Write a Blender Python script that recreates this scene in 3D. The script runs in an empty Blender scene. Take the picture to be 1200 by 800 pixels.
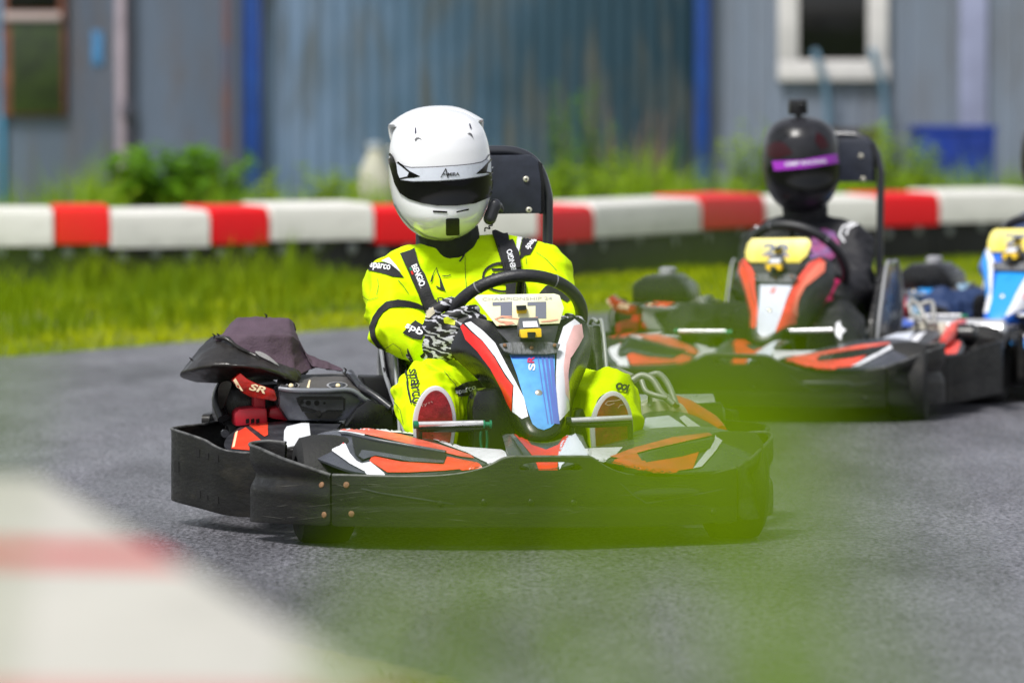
import bpy, bmesh, math, random
from mathutils import Vector, Matrix, noise
from mathutils.bvhtree import BVHTree

R = math.radians
SC = bpy.context.scene
COL = SC.collection
random.seed(7)

# ------------------------------------------------------------------ camera, light, exposure
CAM_H, PITCH, F = 1.07, R(2.545), 6666.7
cam_d = bpy.data.cameras.new('camera')
cam = bpy.data.objects.new('camera', cam_d); COL.objects.link(cam); SC.camera = cam
cam.location = (0, 0, CAM_H); cam.rotation_euler = (math.pi/2 - PITCH, 0, 0)
cam_d.lens = 200; cam_d.sensor_width = 36; cam_d.clip_start = 0.1; cam_d.clip_end = 2000
cam_d.dof.use_dof = True; cam_d.dof.focus_distance = 13.6; cam_d.dof.aperture_fstop = 4.2

w = bpy.data.worlds.new('World'); SC.world = w; w.use_nodes = True
nt = w.node_tree; bg = nt.nodes['Background']
sky = nt.nodes.new('ShaderNodeTexSky'); sky.sky_type = 'NISHITA'; sky.sun_disc = False
SUN_EL, SUN_AZ = R(58), R(215)
sky.sun_elevation = SUN_EL; sky.sun_rotation = SUN_AZ
hs = nt.nodes.new('ShaderNodeHueSaturation'); hs.inputs['Saturation'].default_value = 0.28
nt.links.new(sky.outputs[0], hs.inputs['Color']); nt.links.new(hs.outputs[0], bg.inputs[0])
bg.inputs[1].default_value = 0.09
sl = bpy.data.lights.new('sun', 'SUN'); sl.energy = 2.8; sl.angle = R(16); sl.color = (1, .97, .92)
so = bpy.data.objects.new('sun', sl); COL.objects.link(so)
dirv = Vector((math.sin(SUN_AZ)*math.cos(SUN_EL), math.cos(SUN_AZ)*math.cos(SUN_EL), math.sin(SUN_EL)))
so.rotation_euler = dirv.to_track_quat('Z', 'Y').to_euler(); so.location = (0, 0, 20)
SC.view_settings.view_transform = 'Standard'; SC.view_settings.look = 'None'
SC.view_settings.exposure = 0.72; SC.view_settings.gamma = 1
SC.render.engine = 'CYCLES'
SC.cycles.use_denoising = True
SC.cycles.max_bounces = 6; SC.cycles.transparent_max_bounces = 8
SC.cycles.sample_clamp_indirect = 6

# ------------------------------------------------------------------ materials
_M = {}
def mat(name, c, rough=.5, metal=0., var=0., vscale=20., bump=0., bscale=60., c2=None, spec=.5,
        coat=0., trans=0., rvar=0., stretch=(1, 1, 1), dirt=0., dcol=(.12, .10, .08), thr=(.52, .68), dscale=9.):
    """principled material with noise variation, dirt patches and bump"""
    if name in _M: return _M[name]
    m = bpy.data.materials.new(name); m.use_nodes = True; n = m.node_tree; L = n.links.new
    b = n.nodes['Principled BSDF']
    b.inputs['Base Color'].default_value = (*c, 1); b.inputs['Roughness'].default_value = rough
    b.inputs['Metallic'].default_value = metal; b.inputs['Specular IOR Level'].default_value = spec
    b.inputs['Coat Weight'].default_value = coat; b.inputs['Coat Roughness'].default_value = .12
    tc = n.nodes.new('ShaderNodeTexCoord'); mp = n.nodes.new('ShaderNodeMapping')
    mp.inputs['Scale'].default_value = stretch; L(tc.outputs['Object'], mp.inputs[0])
    def nz(s, d=5., r=.6):
        t = n.nodes.new('ShaderNodeTexNoise'); t.inputs['Scale'].default_value = s
        t.inputs['Detail'].default_value = d; t.inputs['Roughness'].default_value = r
        L(mp.outputs[0], t.inputs['Vector']); return t.outputs['Fac']
    col = None
    if var > 0 or c2:
        cr = n.nodes.new('ShaderNodeValToRGB'); e = cr.color_ramp.elements
        a = c2 if c2 else tuple(x*(1-var) for x in c)
        z = c if c2 else tuple(min(1, x*(1+var)) for x in c)
        e[0].position, e[1].position = .33, .67; e[0].color = (*a, 1); e[1].color = (*z, 1)
        L(nz(vscale), cr.inputs[0]); col = cr.outputs[0]
    if dirt > 0:
        mr = n.nodes.new('ShaderNodeMapRange'); mr.inputs[1].default_value, mr.inputs[2].default_value = thr
        mr.inputs[4].default_value = dirt; L(nz(dscale, 9., .72), mr.inputs[0])
        mx = n.nodes.new('ShaderNodeMix'); mx.data_type = 'RGBA'; L(mr.outputs[0], mx.inputs[0])
        if col: L(col, mx.inputs[6])
        else: mx.inputs[6].default_value = (*c, 1)
        mx.inputs[7].default_value = (*dcol, 1); col = mx.outputs[2]
    if col: L(col, b.inputs['Base Color'])
    if rvar > 0:
        mr = n.nodes.new('ShaderNodeMapRange'); mr.inputs[3].default_value = max(.03, rough-rvar); mr.inputs[4].default_value = min(1, rough+rvar)
        mr.inputs[1].default_value = .3; mr.inputs[2].default_value = .7
        L(nz(vscale*2.3), mr.inputs[0]); L(mr.outputs[0], b.inputs['Roughness'])
    if bump > 0:
        bn = n.nodes.new('ShaderNodeBump'); bn.inputs['Strength'].default_value = bump; bn.inputs['Distance'].default_value = .01
        L(nz(bscale), bn.inputs['Height']); L(bn.outputs[0], b.inputs['Normal'])
    if trans > 0:
        tr = n.nodes.new('ShaderNodeBsdfTranslucent'); ms = n.nodes.new('ShaderNodeMixShader'); ms.inputs[0].default_value = trans
        tr.inputs[0].default_value = (*c, 1)
        if col: L(col, tr.inputs[0])
        o = n.nodes['Material Output']; L(b.outputs[0], ms.inputs[1]); L(tr.outputs[0], ms.inputs[2]); L(ms.outputs[0], o.inputs[0])
    _M[name] = m; return m

BLK = mat('scuffed black plastic', (.0065, .006, .006), .46, var=.3, vscale=14, dirt=.6, dcol=(.030, .026, .019), dscale=6, stretch=(1, 1, 3), bump=.14, bscale=50, rvar=.16, spec=.32)
BLKG = mat('glossy black plastic', (.007, .007, .008), .28, rvar=.12, vscale=10, dirt=.3, dcol=(.022, .022, .026), dscale=5, spec=.4)
GRYP = mat('dusty dark grey plastic', (.024, .025, .031), .36, var=.3, vscale=18, rvar=.12, dirt=.5, dcol=(.09, .09, .10), dscale=9)
RUB = mat('tyre rubber', (.008, .008, .008), .72, bump=.3, bscale=120, dirt=.6, dcol=(.04, .036, .03))
STEEL = mat('brushed steel', (.72, .72, .74), .34, .7, rvar=.1)
FRAME = mat('painted tube', (.03, .03, .035), .35, .3)
SILV = mat('silver paint', (.5, .5, .53), .32, .5, dirt=.5, dcol=(.12, .11, .1))
SCREW = mat('screw head', (.55, .53, .48), .35, .8)
RUST = mat('rusty bolt', (.20, .10, .05), .7, var=.3, vscale=200)
WHT = mat('white sticker', (.72, .73, .78), .38, dirt=.45, dcol=(.42, .42, .44), dscale=12, rvar=.1)
WHTB = mat('bluish white sticker', (.66, .70, .80), .32, dirt=.5, dcol=(.4, .43, .5), dscale=14)
REDS = mat('red sticker', (.72, .012, .008), .34, var=.12, vscale=18, dirt=.3, dcol=(.35, .05, .04), dscale=14)
PINK = mat('faded red sticker', (.72, .10, .07), .4, var=.25, vscale=22, dirt=.5, dcol=(.62, .32, .26), dscale=10)
PALE = mat('pale pink sticker', (.78, .45, .45), .4, var=.1)
ORNG = mat('orange red sticker', (.74, .055, .022), .36, var=.15, vscale=20, dirt=.3, dcol=(.5, .2, .12))
BLUE = mat('light blue sticker', (.10, .34, .72), .3, var=.16, vscale=26, stretch=(1, 1, .5), dirt=.35, dcol=(.16, .45, .78))
BLUD = mat('deep blue sticker', (.02, .09, .50), .3)
BLUV = mat('violet blue sticker', (.10, .15, .50), .3)
YELP = mat('cream number plate', (.82, .80, .42), .4, c2=(.80, .80, .66), vscale=9)
YELL = mat('yellow plate', (.85, .66, .03), .4, c2=(.8, .74, .25), vscale=12)
YEL = mat('yellow plastic', (.85, .55, .01), .4)
NUMG = mat('grey numerals', (.15, .16, .21), .5)
ORGS = mat('orange script', (.75, .34, .22), .5)
GREEN = mat('green anodised', (.01, .20, .10), .35, .3)
LIME = mat('lime race suit', (.60, .86, .001), .7, var=.07, vscale=8, bump=.12, bscale=160, spec=.12)
BLKF = mat('black fabric', (.008, .008, .011), .75, bump=.25, bscale=220)
NAVY = mat('dark navy fabric', (.006, .006, .010), .7, bump=.2, bscale=200)
WHTF = mat('white fabric', (.75, .76, .8), .7)
HELW = mat('white helmet paint', (.80, .81, .84), .16, coat=.6, dirt=.08, dcol=(.6, .6, .62), dscale=6)
VISOR = mat('smoked visor', (.003, .003, .004), .1, spec=.28)
SOLE = mat('red shoe sole', (.26, .008, .012), .5, var=.45, vscale=24, bump=.35, bscale=70, dirt=.5, dcol=(.12, .02, .02))
SOLEW = mat('white shoe rim', (.62, .62, .64), .5)
PURP = mat('faded purple cloth', (.075, .045, .068), .78, var=.14, vscale=12, bump=.3, bscale=180)
VINYL = mat('worn black vinyl', (.02, .018, .017), .3, var=.4, vscale=9, bump=.2, bscale=40, dirt=.5, dcol=(.06, .05, .045), dscale=4)
TAILR = mat('red lamp plastic', (.42, .012, .006), .16, c2=(.10, .004, .003), vscale=34, bump=.3, bscale=50)
CRED = mat('crimson duct plastic', (.55, .015, .035), .35)
CREAM = mat('cream tape', (.75, .62, .40), .5)
PINKG = mat('pink glove', (.55, .01, .12), .6, var=.3, vscale=25)
PURPL = mat('purple visor strip', (.34, .03, .48), .4)
MAG = mat('magenta print', (.26, .015, .12), .6, c2=(.14, .06, .22), vscale=30)
HELB = mat('black helmet paint', (.006, .006, .008), .3, c2=(.028, .028, .034), vscale=10, spec=.35)
DRED = mat('dark red paint', (.03, .003, .006), .3, spec=.3)
CAMB = mat('camera body', (.012, .012, .013), .35)

def spike_mat():
    m = bpy.data.materials.new('spiky glove print'); m.use_nodes = True; n = m.node_tree; L = n.links.new
    b = n.nodes['Principled BSDF']; b.inputs['Roughness'].default_value = .6
    tc = n.nodes.new('ShaderNodeTexCoord'); mp = n.nodes.new('ShaderNodeMapping'); mp.inputs['Rotation'].default_value = (0, .6, 0)
    mp.inputs['Scale'].default_value = (1, .6, 2.6); L(tc.outputs['Object'], mp.inputs[0])
    wv = n.nodes.new('ShaderNodeTexWave'); wv.inputs['Scale'].default_value = 11; wv.inputs['Distortion'].default_value = 10
    wv.inputs['Detail'].default_value = 3; wv.inputs['Detail Scale'].default_value = 2.2; wv.wave_profile = 'TRI'; L(mp.outputs[0], wv.inputs[0])
    cr = n.nodes.new('ShaderNodeValToRGB'); e = cr.color_ramp.elements; e[0].position, e[1].position = .62, .68
    e[0].color = (.008, .008, .01, 1); e[1].color = (.45, .45, .5, 1); L(wv.outputs[0], cr.inputs[0]); L(cr.outputs[0], b.inputs[0]); return m
SPIKE = spike_mat()

# ------------------------------------------------------------------ mesh helpers
def mesh(name, vs, fs, smooth=True, sharp=40):
    me = bpy.data.meshes.new(name); me.from_pydata([tuple(v) for v in vs], [], fs); me.validate(); me.update()
    fin(me, smooth, sharp); return me
def fin(me, smooth=True, sharp=40):
    if smooth:
        me.polygons.foreach_set('use_smooth', [True]*len(me.polygons))
        if sharp: me.set_sharp_from_angle(angle=R(sharp))
def bm_me(bm, name='m', smooth=True, sharp=40, norm=True):
    if norm: bmesh.ops.recalc_face_normals(bm, faces=bm.faces)
    me = bpy.data.meshes.new(name); bm.to_mesh(me); bm.free(); fin(me, smooth, sharp); return me
def bake(me, mods, smooth=True, sharp=40):
    o = bpy.data.objects.new('tmp', me); COL.objects.link(o)
    for t, kw in mods:
        m = o.modifiers.new(t, t)
        for k, v in kw.items(): setattr(m, k, v)
    dg = bpy.context.evaluated_depsgraph_get(); dg.update()
    r = bpy.data.meshes.new_from_object(o.evaluated_get(dg)); bpy.data.objects.remove(o); fin(r, smooth, sharp); return r
def join(mes):
    bm = bmesh.new()
    for me in mes: bm.from_mesh(me)
    me = bpy.data.meshes.new('j'); bm.to_mesh(me); bm.free(); return me
def bvh(*mes):
    vs, fs = [], []
    for me in mes:
        k = len(vs); vs += [v.co.copy() for v in me.vertices]; fs += [[i+k for i in p.vertices] for p in me.polygons]
    return BVHTree.FromPolygons(vs, fs)
def sweep(pts, r, seg=12, closed=False, sub=6, cap=True):
    """smooth tube through points; r is a number or one radius per point"""
    P_ = [Vector(p) for p in pts]; n = len(P_); rr = r if isinstance(r, (list, tuple)) else [r]*n
    out, ro = [], []
    def g(i): return P_[i % n] if closed else P_[max(0, min(n-1, i))]
    for i in range(n if closed else n-1):
        for k in range(sub):
            t = k/sub; a, b, c, d = g(i-1), g(i), g(i+1), g(i+2)
            out.append(.5*((2*b)+(c-a)*t+(2*a-5*b+4*c-d)*t*t+(3*b-a-3*c+d)*t**3)); ro.append(rr[i]*(1-t)+rr[(i+1) % n]*t)
    if not closed: out.append(P_[-1]); ro.append(rr[-1])
    m = len(out); vs, fs = [], []; nrm = None
    for i in range(m):
        tg = (out[(i+1) % m]-out[i-1]) if closed else (out[min(m-1, i+1)]-out[max(0, i-1)])
        tg.normalize()
        if nrm is None: nrm = tg.orthogonal().normalized()
        nrm = (nrm-tg*nrm.dot(tg)).normalized(); bi = tg.cross(nrm)
        for s in range(seg):
            a = 2*math.pi*s/seg; vs.append(out[i]+(nrm*math.cos(a)+bi*math.sin(a))*ro[i])
    for i in range(m if closed else m-1):
        for s in range(seg):
            j = (i+1) % m; fs.append([i*seg+s, i*seg+(s+1) % seg, j*seg+(s+1) % seg, j*seg+s])
    if not closed and cap: fs += [list(range(seg))[::-1], [(m-1)*seg+s for s in range(seg)]]
    return mesh('tube', vs, fs, True, 50)
def rings(rws, closed=True, caps=True, sharp=40):
    n = len(rws[0]); vs = [p for r_ in rws for p in r_]; fs = []
    for i in range(len(rws)-1):
        for s in range(n if closed else n-1):
            fs.append([i*n+s, i*n+(s+1) % n, (i+1)*n+(s+1) % n, (i+1)*n+s])
    if caps and closed: fs += [list(range(n))[::-1], [(len(rws)-1)*n+s for s in range(n)]]
    return mesh('rings', vs, fs, True, sharp)
def loft(rws, sub=2, thick=.006, sharp=50):
    me = rings(rws, False, False, sharp)
    mods = []
    if sub: mods.append(('SUBSURF', dict(levels=sub, render_levels=sub)))
    if thick: mods.append(('SOLIDIFY', dict(thickness=thick, offset=0)))
    return bake(me, mods, True, sharp)
def fold(rws, lev=3, thick=.003, it=2):
    """cloth with crisp folds: straight subdivision, lightly smoothed"""
    return bake(rings(rws, False, False, 0), [('SUBSURF', dict(levels=lev, render_levels=lev, subdivision_type='SIMPLE')), ('SMOOTH', dict(factor=.5, iterations=it)), ('SOLIDIFY', dict(thickness=thick, offset=0))], True, 0)
def box(c, s, bev=.004, rot=None, seg=2):
    bm = bmesh.new(); bmesh.ops.create_cube(bm, size=1)
    for v in bm.verts: v.co = Vector((v.co.x*s[0], v.co.y*s[1], v.co.z*s[2]))
    if bev: bmesh.ops.bevel(bm, geom=bm.edges[:], offset=bev, segments=seg, affect='EDGES', profile=.6)
    if rot: bmesh.ops.rotate(bm, verts=bm.verts, cent=(0, 0, 0), matrix=rot)
    bmesh.ops.translate(bm, verts=bm.verts, vec=Vector(c)); return bm_me(bm)
def prism(pts, d, bev=.003):
    """polygon of 3D points extruded along d, edges bevelled"""
    bm = bmesh.new(); f = bm.faces.new([bm.verts.new(p) for p in pts])
    g = bmesh.ops.extrude_face_region(bm, geom=[f]); bmesh.ops.translate(bm, verts=[x for x in g['geom'] if isinstance(x, bmesh.types.BMVert)], vec=Vector(d))
    if bev: bmesh.ops.bevel(bm, geom=bm.edges[:], offset=bev, segments=2, affect='EDGES', profile=.6, clamp_overlap=True)
    return bm_me(bm)
def lathe(profile, axis='X', c=(0, 0, 0), seg=40):
    rws = []
    for a, r_ in profile:
        row = []
        for s in range(seg):
            t = 2*math.pi*s/seg; q = (a, r_*math.cos(t), r_*math.sin(t)); 
            if axis == 'Y': q = (q[1], q[0], q[2])
            if axis == 'Z': q = (q[1], q[2], q[0])
            row.append(Vector(c)+Vector(q))
        rws.append(row)
    return rings(rws)
def disc(c, nrm, r, h=.003, seg=20):
    nrm = Vector(nrm).normalized(); a = nrm.orthogonal().normalized(); b = nrm.cross(a); c = Vector(c)
    rw = lambda rr, hh: [c+nrm*hh+(a*math.cos(2*math.pi*i/seg)+b*math.sin(2*math.pi*i/seg))*rr for i in range(seg)]
    return rings([rw(r, -h), rw(r, h*.5), rw(r*.75, h)], sharp=60)
def blob(caps, voxel=.008, it=6, wr=None, extra=()):
    """tapered capsules (and extra meshes) fused to one continuous skin"""
    bm = bmesh.new()
    for p0, r0, p1, r1 in caps:
        b2 = bmesh.new()
        for p, r_ in ((p0, r0), (p1, r1)):
            bmesh.ops.create_icosphere(b2, subdivisions=2, radius=r_, matrix=Matrix.Translation(Vector(p)))
        h = bmesh.ops.convex_hull(b2, input=b2.verts)
        dl = list({e for e in list(h['geom_interior'])+list(h['geom_unused']) if isinstance(e, bmesh.types.BMVert) and e.is_valid})
        bmesh.ops.delete(b2, geom=dl, context='VERTS')
        bmesh.ops.recalc_face_normals(b2, faces=b2.faces)
        t = bpy.data.meshes.new('t'); b2.to_mesh(t); b2.free(); bm.from_mesh(t)
    for e in extra: bm.from_mesh(e)
    me = bpy.data.meshes.new('blob'); bm.to_mesh(me); bm.free()
    me = bake(me, [('REMESH', dict(mode='VOXEL', voxel_size=voxel)), ('SMOOTH', dict(factor=.6, iterations=it))], True, 0)
    if wr:
        ns = [v.normal.copy() for v in me.vertices]
        for v, n_ in zip(me.vertices, ns): v.co += n_*wr(v.co, n_)
        me = bake(me, [('SMOOTH', dict(factor=.5, iterations=1)), ('SUBSURF', dict(levels=1, render_levels=1))], True, 0)
    return me

def tag(o, label=None, cat=None, group=None, kind=None):
    for k, v in (('label', label), ('category', cat), ('group', group), ('kind', kind)):
        if v: o[k] = v
    return o
def thing(name, base, rz=0.):
    o = bpy.data.objects.new(name, None); o.empty_display_size = .1; COL.objects.link(o)
    o.location = base; o.rotation_euler = (0, 0, rz); return o
def put(name, me, m, parent=None, off=None, label=None):
    o = bpy.data.objects.new(name, me); COL.objects.link(o); me.name = name
    if m is not None:
        me.materials.clear(); me.materials.append(m)
    if parent: o.parent = parent
    if off is not None: o.location = off
    if label: o['label'] = label
    return o

class Frame:
    """a local frame (origin on the ground, turned by yaw) and the camera's rays seen from it"""
    def __init__(s, org, yaw):
        s.org = Vector(org); s.yaw = yaw; s.inv = Matrix.Rotation(-yaw, 3, 'Z'); s.C = s.inv @ (Vector((0, 0, CAM_H))-s.org)
    def ray(s, px, py):
        x, y = (px-600)/F, (400-py)/F
        cp, sp = math.cos(PITCH), math.sin(PITCH)
        return (s.inv @ Vector((x, cp+y*sp, -sp+y*cp))).normalized()
    def P(s, px, py, y):
        d = s.ray(px, py); return s.C+d*((y-s.C.y)/d.y)
    def world(s, p): return s.org+Matrix.Rotation(s.yaw, 3, 'Z') @ Vector(p)
FK = Frame((.088, 13.1, 0), R(8))          # leading kart
F2 = Frame((.715, 18.1, 0), R(-15))        # following kart
F3 = Frame((1.53, 19.4, 0), R(-24))        # blue kart
P = FK.P

# decals: flat shapes laid onto a surface of a part
def densify(bm, L_):
    for _ in range(7):
        bmesh.ops.triangulate(bm, faces=bm.faces)
        es = [e for e in bm.edges if e.calc_length() > L_]
        if not es: break
        bmesh.ops.subdivide_edges(bm, edges=es, cuts=1)
    bmesh.ops.triangulate(bm, faces=bm.faces)
def lay(bm, tree, fr, off, guess=1.0):
    dead = []
    for v in bm.verts:
        d = fr.ray(v.co.x, v.co.y); h = tree.ray_cast(fr.C, d)
        if h[0] is None:
            p = fr.P(v.co.x, v.co.y, guess)
            for _ in range(8):                                    # slide along the ray to where it passes closest
                h = tree.find_nearest(p); p = fr.C+d*(h[0]-fr.C).dot(d)
            if (h[0]-p).length > .008: dead.append(v); continue
        n_ = h[1] if h[1].dot(d) < 0 else -h[1]
        v.co = h[0]+n_*off
    if len(dead) < len(bm.verts)-3: bmesh.ops.delete(bm, geom=dead, context='VERTS')
    bm.normal_update()
    me = bm_me(bm, 'decal', True, 60, norm=False); return me
def decal(polys, tree, fr=FK, off=.0015, L_=5, guess=1.0):
    bm = bmesh.new()
    for pl in polys:
        bm.faces.new([bm.verts.new((x, y, 0)) for x, y in pl])
    densify(bm, L_); return lay(bm, tree, fr, off, guess)
_TX = {}
def glyphs(txt, bold=.0, shear=0.):
    k = (txt, bold, shear)
    if k not in _TX:
        c = bpy.data.curves.new('t', 'FONT'); c.body = txt; c.align_x = 'CENTER'; c.align_y = 'CENTER'; c.offset = bold; c.shear = shear
        o = bpy.data.objects.new('t', c); COL.objects.link(o); dg = bpy.context.evaluated_depsgraph_get(); dg.update()
        _TX[k] = bpy.data.meshes.new_from_object(o.evaluated_get(dg)); bpy.data.objects.remove(o)
    return _TX[k]
def text_px(txt, cx, cy, wd, ht, rot, tree, fr=FK, off=.003, bold=.02, shear=0., L_=4, guess=1.0):
    """text of pixel size wd x ht centred at cx,cy, turned rot degrees (clockwise in the picture)"""
    me = glyphs(txt, bold, shear); xs = [v.co.x for v in me.vertices]; ys = [v.co.y for v in me.vertices]
    x0, x1, y0, y1 = min(xs), max(xs), min(ys), max(ys); a = R(rot)
    bm = bmesh.new(); bm.from_mesh(me)
    for v in bm.verts:
        x = ((v.co.x-x0)/(x1-x0)-.5)*wd; y = -((v.co.y-y0)/(y1-y0)-.5)*ht
        v.co = Vector((cx+x*math.cos(a)-y*math.sin(a), cy+x*math.sin(a)+y*math.cos(a), 0))
    densify(bm, L_); return lay(bm, tree, fr, off, guess)
def strip(pts, wd):
    """picture polyline to a band polygon"""
    a, b = [], []
    for i, p in enumerate(pts):
        q0, q1 = pts[max(0, i-1)], pts[min(len(pts)-1, i+1)]
        d = Vector((q1[0]-q0[0], q1[1]-q0[1])).normalized(); n_ = Vector((-d.y, d.x))
        ww = (wd[i] if isinstance(wd, list) else wd)/2
        a.append((p[0]+n_.x*ww, p[1]+n_.y*ww)); b.append((p[0]-n_.x*ww, p[1]-n_.y*ww))
    return a+b[::-1]


# ------------------------------------------------------------------ the setting
def at(px, py, D, z=None):
    """world point seen at px,py at distance D (or on height z)"""
    fr = Frame((0, 0, 0), 0); d = fr.ray(px, py)
    return fr.C+d*((D-fr.C.y)/d.y) if z is None else fr.C+d*((z-fr.C.z)/d.z)
EDGE = [(-7, 21.5), (-2.0, 22.6), (-.76, 25.2), (.4, 27.0), (1.9, 28.2), (4, 29), (9, 30)]      # far edge of the asphalt
NEARE = [(-6, 24), (-3.2, 17.2), (-1.5, 13.6), (-.84, 12.1), (-.5, 11.0), (.18, 9.45), (1.3, 8.0), (3.0, 6.7), (9, 4.1)]   # near edge
def seg_interp(tab, x):
    if x <= tab[0][0]: return tab[0][1]
    for (a, b), (c, d) in zip(tab, tab[1:]):
        if x <= c: return b+(d-b)*(x-a)/(c-a)
    return tab[-1][1]
def bank(x, y):
    d = seg_interp(NEARE, x)-y
    return max(0., min(.36, (d-1.6)*.085)) if d > 1.6 else 0.
def gmat():
    m = mat('meadow soil', (.09, .11, .03), .95, var=.5, vscale=1.5, bump=.6, bscale=30, dirt=.7, dcol=(.12, .17, .02), dscale=.8); return m
xs = [-400, -60, -20, -8]+[-6+.4*i for i in range(31)]+[8, 20, 60, 400]; ys = [-60, -6]+[.4*i for i in range(70)]+[30, 40, 60, 120, 900]
vs = [(x, y, bank(x, y)) for y in ys for x in xs]; nx = len(xs)
put('ground', mesh('ground', vs, [[j*nx+i, j*nx+i+1, (j+1)*nx+i+1, (j+1)*nx+i] for j in range(len(ys)-1) for i in range(nx-1)]), gmat())['kind'] = 'structure'

def asphalt():
    m = bpy.data.materials.new('worn asphalt'); m.use_nodes = True; n = m.node_tree; L = n.links.new; b = n.nodes['Principled BSDF']
    tc = n.nodes.new('ShaderNodeTexCoord')
    def nz(s, d=4., r=.6, st=(1, 1, 1)):
        mp = n.nodes.new('ShaderNodeMapping'); mp.inputs['Scale'].default_value = st; L(tc.outputs['Object'], mp.inputs[0])
        t = n.nodes.new('ShaderNodeTexNoise'); t.inputs['Scale'].default_value = s; t.inputs['Detail'].default_value = d; t.inputs['Roughness'].default_value = r; L(mp.outputs[0], t.inputs[0]); return t.outputs['Fac']
    v = n.nodes.new('ShaderNodeTexVoronoi'); v.inputs['Scale'].default_value = 60; L(tc.outputs['Object'], v.inputs[0])
    cr = n.nodes.new('ShaderNodeValToRGB'); e = cr.color_ramp.elements
    e[0].position, e[1].position = .32, .74; e[0].color = (.012, .012, .014, 1); e[1].color = (.30, .297, .335, 1); L(nz(1, 4, .75, (95, 26, 60)), cr.inputs[0])
    mx = n.nodes.new('ShaderNodeMix'); mx.data_type = 'RGBA'; mx.blend_type = 'MULTIPLY'; mx.inputs[0].default_value = .8
    c2 = n.nodes.new('ShaderNodeValToRGB'); f = c2.color_ramp.elements; f[0].position, f[1].position = .36, .64
    f[0].color = (.34, .34, .34, 1); f[1].color = (1.15, 1.15, 1.17, 1); L(nz(1.1, 6, .65, (1.6, .35, 1)), c2.inputs[0])
    L(cr.outputs[0], mx.inputs[6]); L(c2.outputs[0], mx.inputs[7]); L(mx.outputs[2], b.inputs[0])
    rr = n.nodes.new('ShaderNodeMapRange'); rr.inputs[1].default_value = .3; rr.inputs[2].default_value = .7; rr.inputs[3].default_value = .30; rr.inputs[4].default_value = .52
    L(nz(2.5, 5, .6, (1.6, .4, 1)), rr.inputs[0]); L(rr.outputs[0], b.inputs['Roughness'])
    b1 = n.nodes.new('ShaderNodeBump'); b1.inputs['Strength'].default_value = .55; b1.inputs['Distance'].default_value = .012; L(v.outputs['Distance'], b1.inputs['Height'])
    b2 = n.nodes.new('ShaderNodeBump'); b2.inputs['Strength'].default_value = .8; b2.inputs['Distance'].default_value = .01; L(nz(1, 6, .75, (70, 20, 50)), b2.inputs['Height'])
    L(b1.outputs[0], b2.inputs['Normal']); L(b2.outputs[0], b.inputs['Normal']); return m
xs = [-7+.5*i for i in range(33)]; rw = []
for x in xs:
    a, b = seg_interp(NEARE, x), seg_interp(EDGE, x)
    if b < a+.5: b = a+.5
    a += .05*noise.noise(Vector((x*3, 0, 0)))
    rw.append([(x, a+(b-a)*k/6, .004) for k in range(7)])
xs2 = xs; vs = [p for r_ in rw for p in r_]
put('race_track', mesh('track', vs, [[i*7+k, (i+1)*7+k, (i+1)*7+k+1, i*7+k+1] for i in range(len(rw)-1) for k in range(6)]), asphalt())['kind'] = 'structure'
# sandy strip along the near edge of the asphalt
vs, fs = [], []
n_ = 400
for i in range(n_):
    x = -1.6+3.6*i/(n_-1); a = seg_interp(NEARE, x)
    e0 = a+.09+.13*noise.noise(Vector((x*2.3, 2, 0)))+.05*noise.noise(Vector((x*9, 5, 0))); e1 = a-.32+.3*noise.noise(Vector((x*1.7, 9, 0)))
    e0 += .05*noise.noise(Vector((x*31, 1, 3))); e1 += .12*noise.noise(Vector((x*19, 6, 3))); vs += [(x, e0, .008), (x, (e0+e1)/2, .010), (x, e1, .008)]
for i in range(n_-1): fs += [[i*3, i*3+3, i*3+4, i*3+1], [i*3+1, i*3+4, i*3+5, i*3+2]]
put('sand_strip', mesh('sand', vs, fs), mat('pale sand', (.20, .185, .15), .95, var=.25, vscale=12, bump=.6, bscale=80, dirt=.6, dcol=(.14, .14, .10), dscale=9, thr=(.45, .62)))['kind'] = 'structure'

# grass: blades and leaves
def blades(n, place, h, wd, lean=.5, segs=4, seed=1):
    """n curved tapering blades; place(k) -> base point, height factor"""
    rnd = random.Random(seed); vs, fs = [], []
    for k in range(n):
        q = place(rnd)
        if q is None: continue
        b, hf = q; hh = h*hf*rnd.uniform(.6, 1.25); az = rnd.uniform(0, 6.283); ln = rnd.uniform(.1, 1)*lean*hh; ww = wd*rnd.uniform(.6, 1.3)
        d = Vector((math.cos(az), math.sin(az), 0)); fa = az+rnd.uniform(.8, 2.2); s = Vector((math.cos(fa), math.sin(fa), 0)); k0 = len(vs)
        for i in range(segs+1):
            t = i/segs; c = Vector(b)+d*ln*t*t+Vector((0, 0, hh*(t-.22*t*t*lean))); hw = ww*(1-t**1.6)*.5+.0003
            vs += [c-s*hw, c+s*hw]
        fs += [[k0+2*i, k0+2*i+1, k0+2*i+3, k0+2*i+2] for i in range(segs)]
    return mesh('blades', vs, fs, True, 0)
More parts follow.
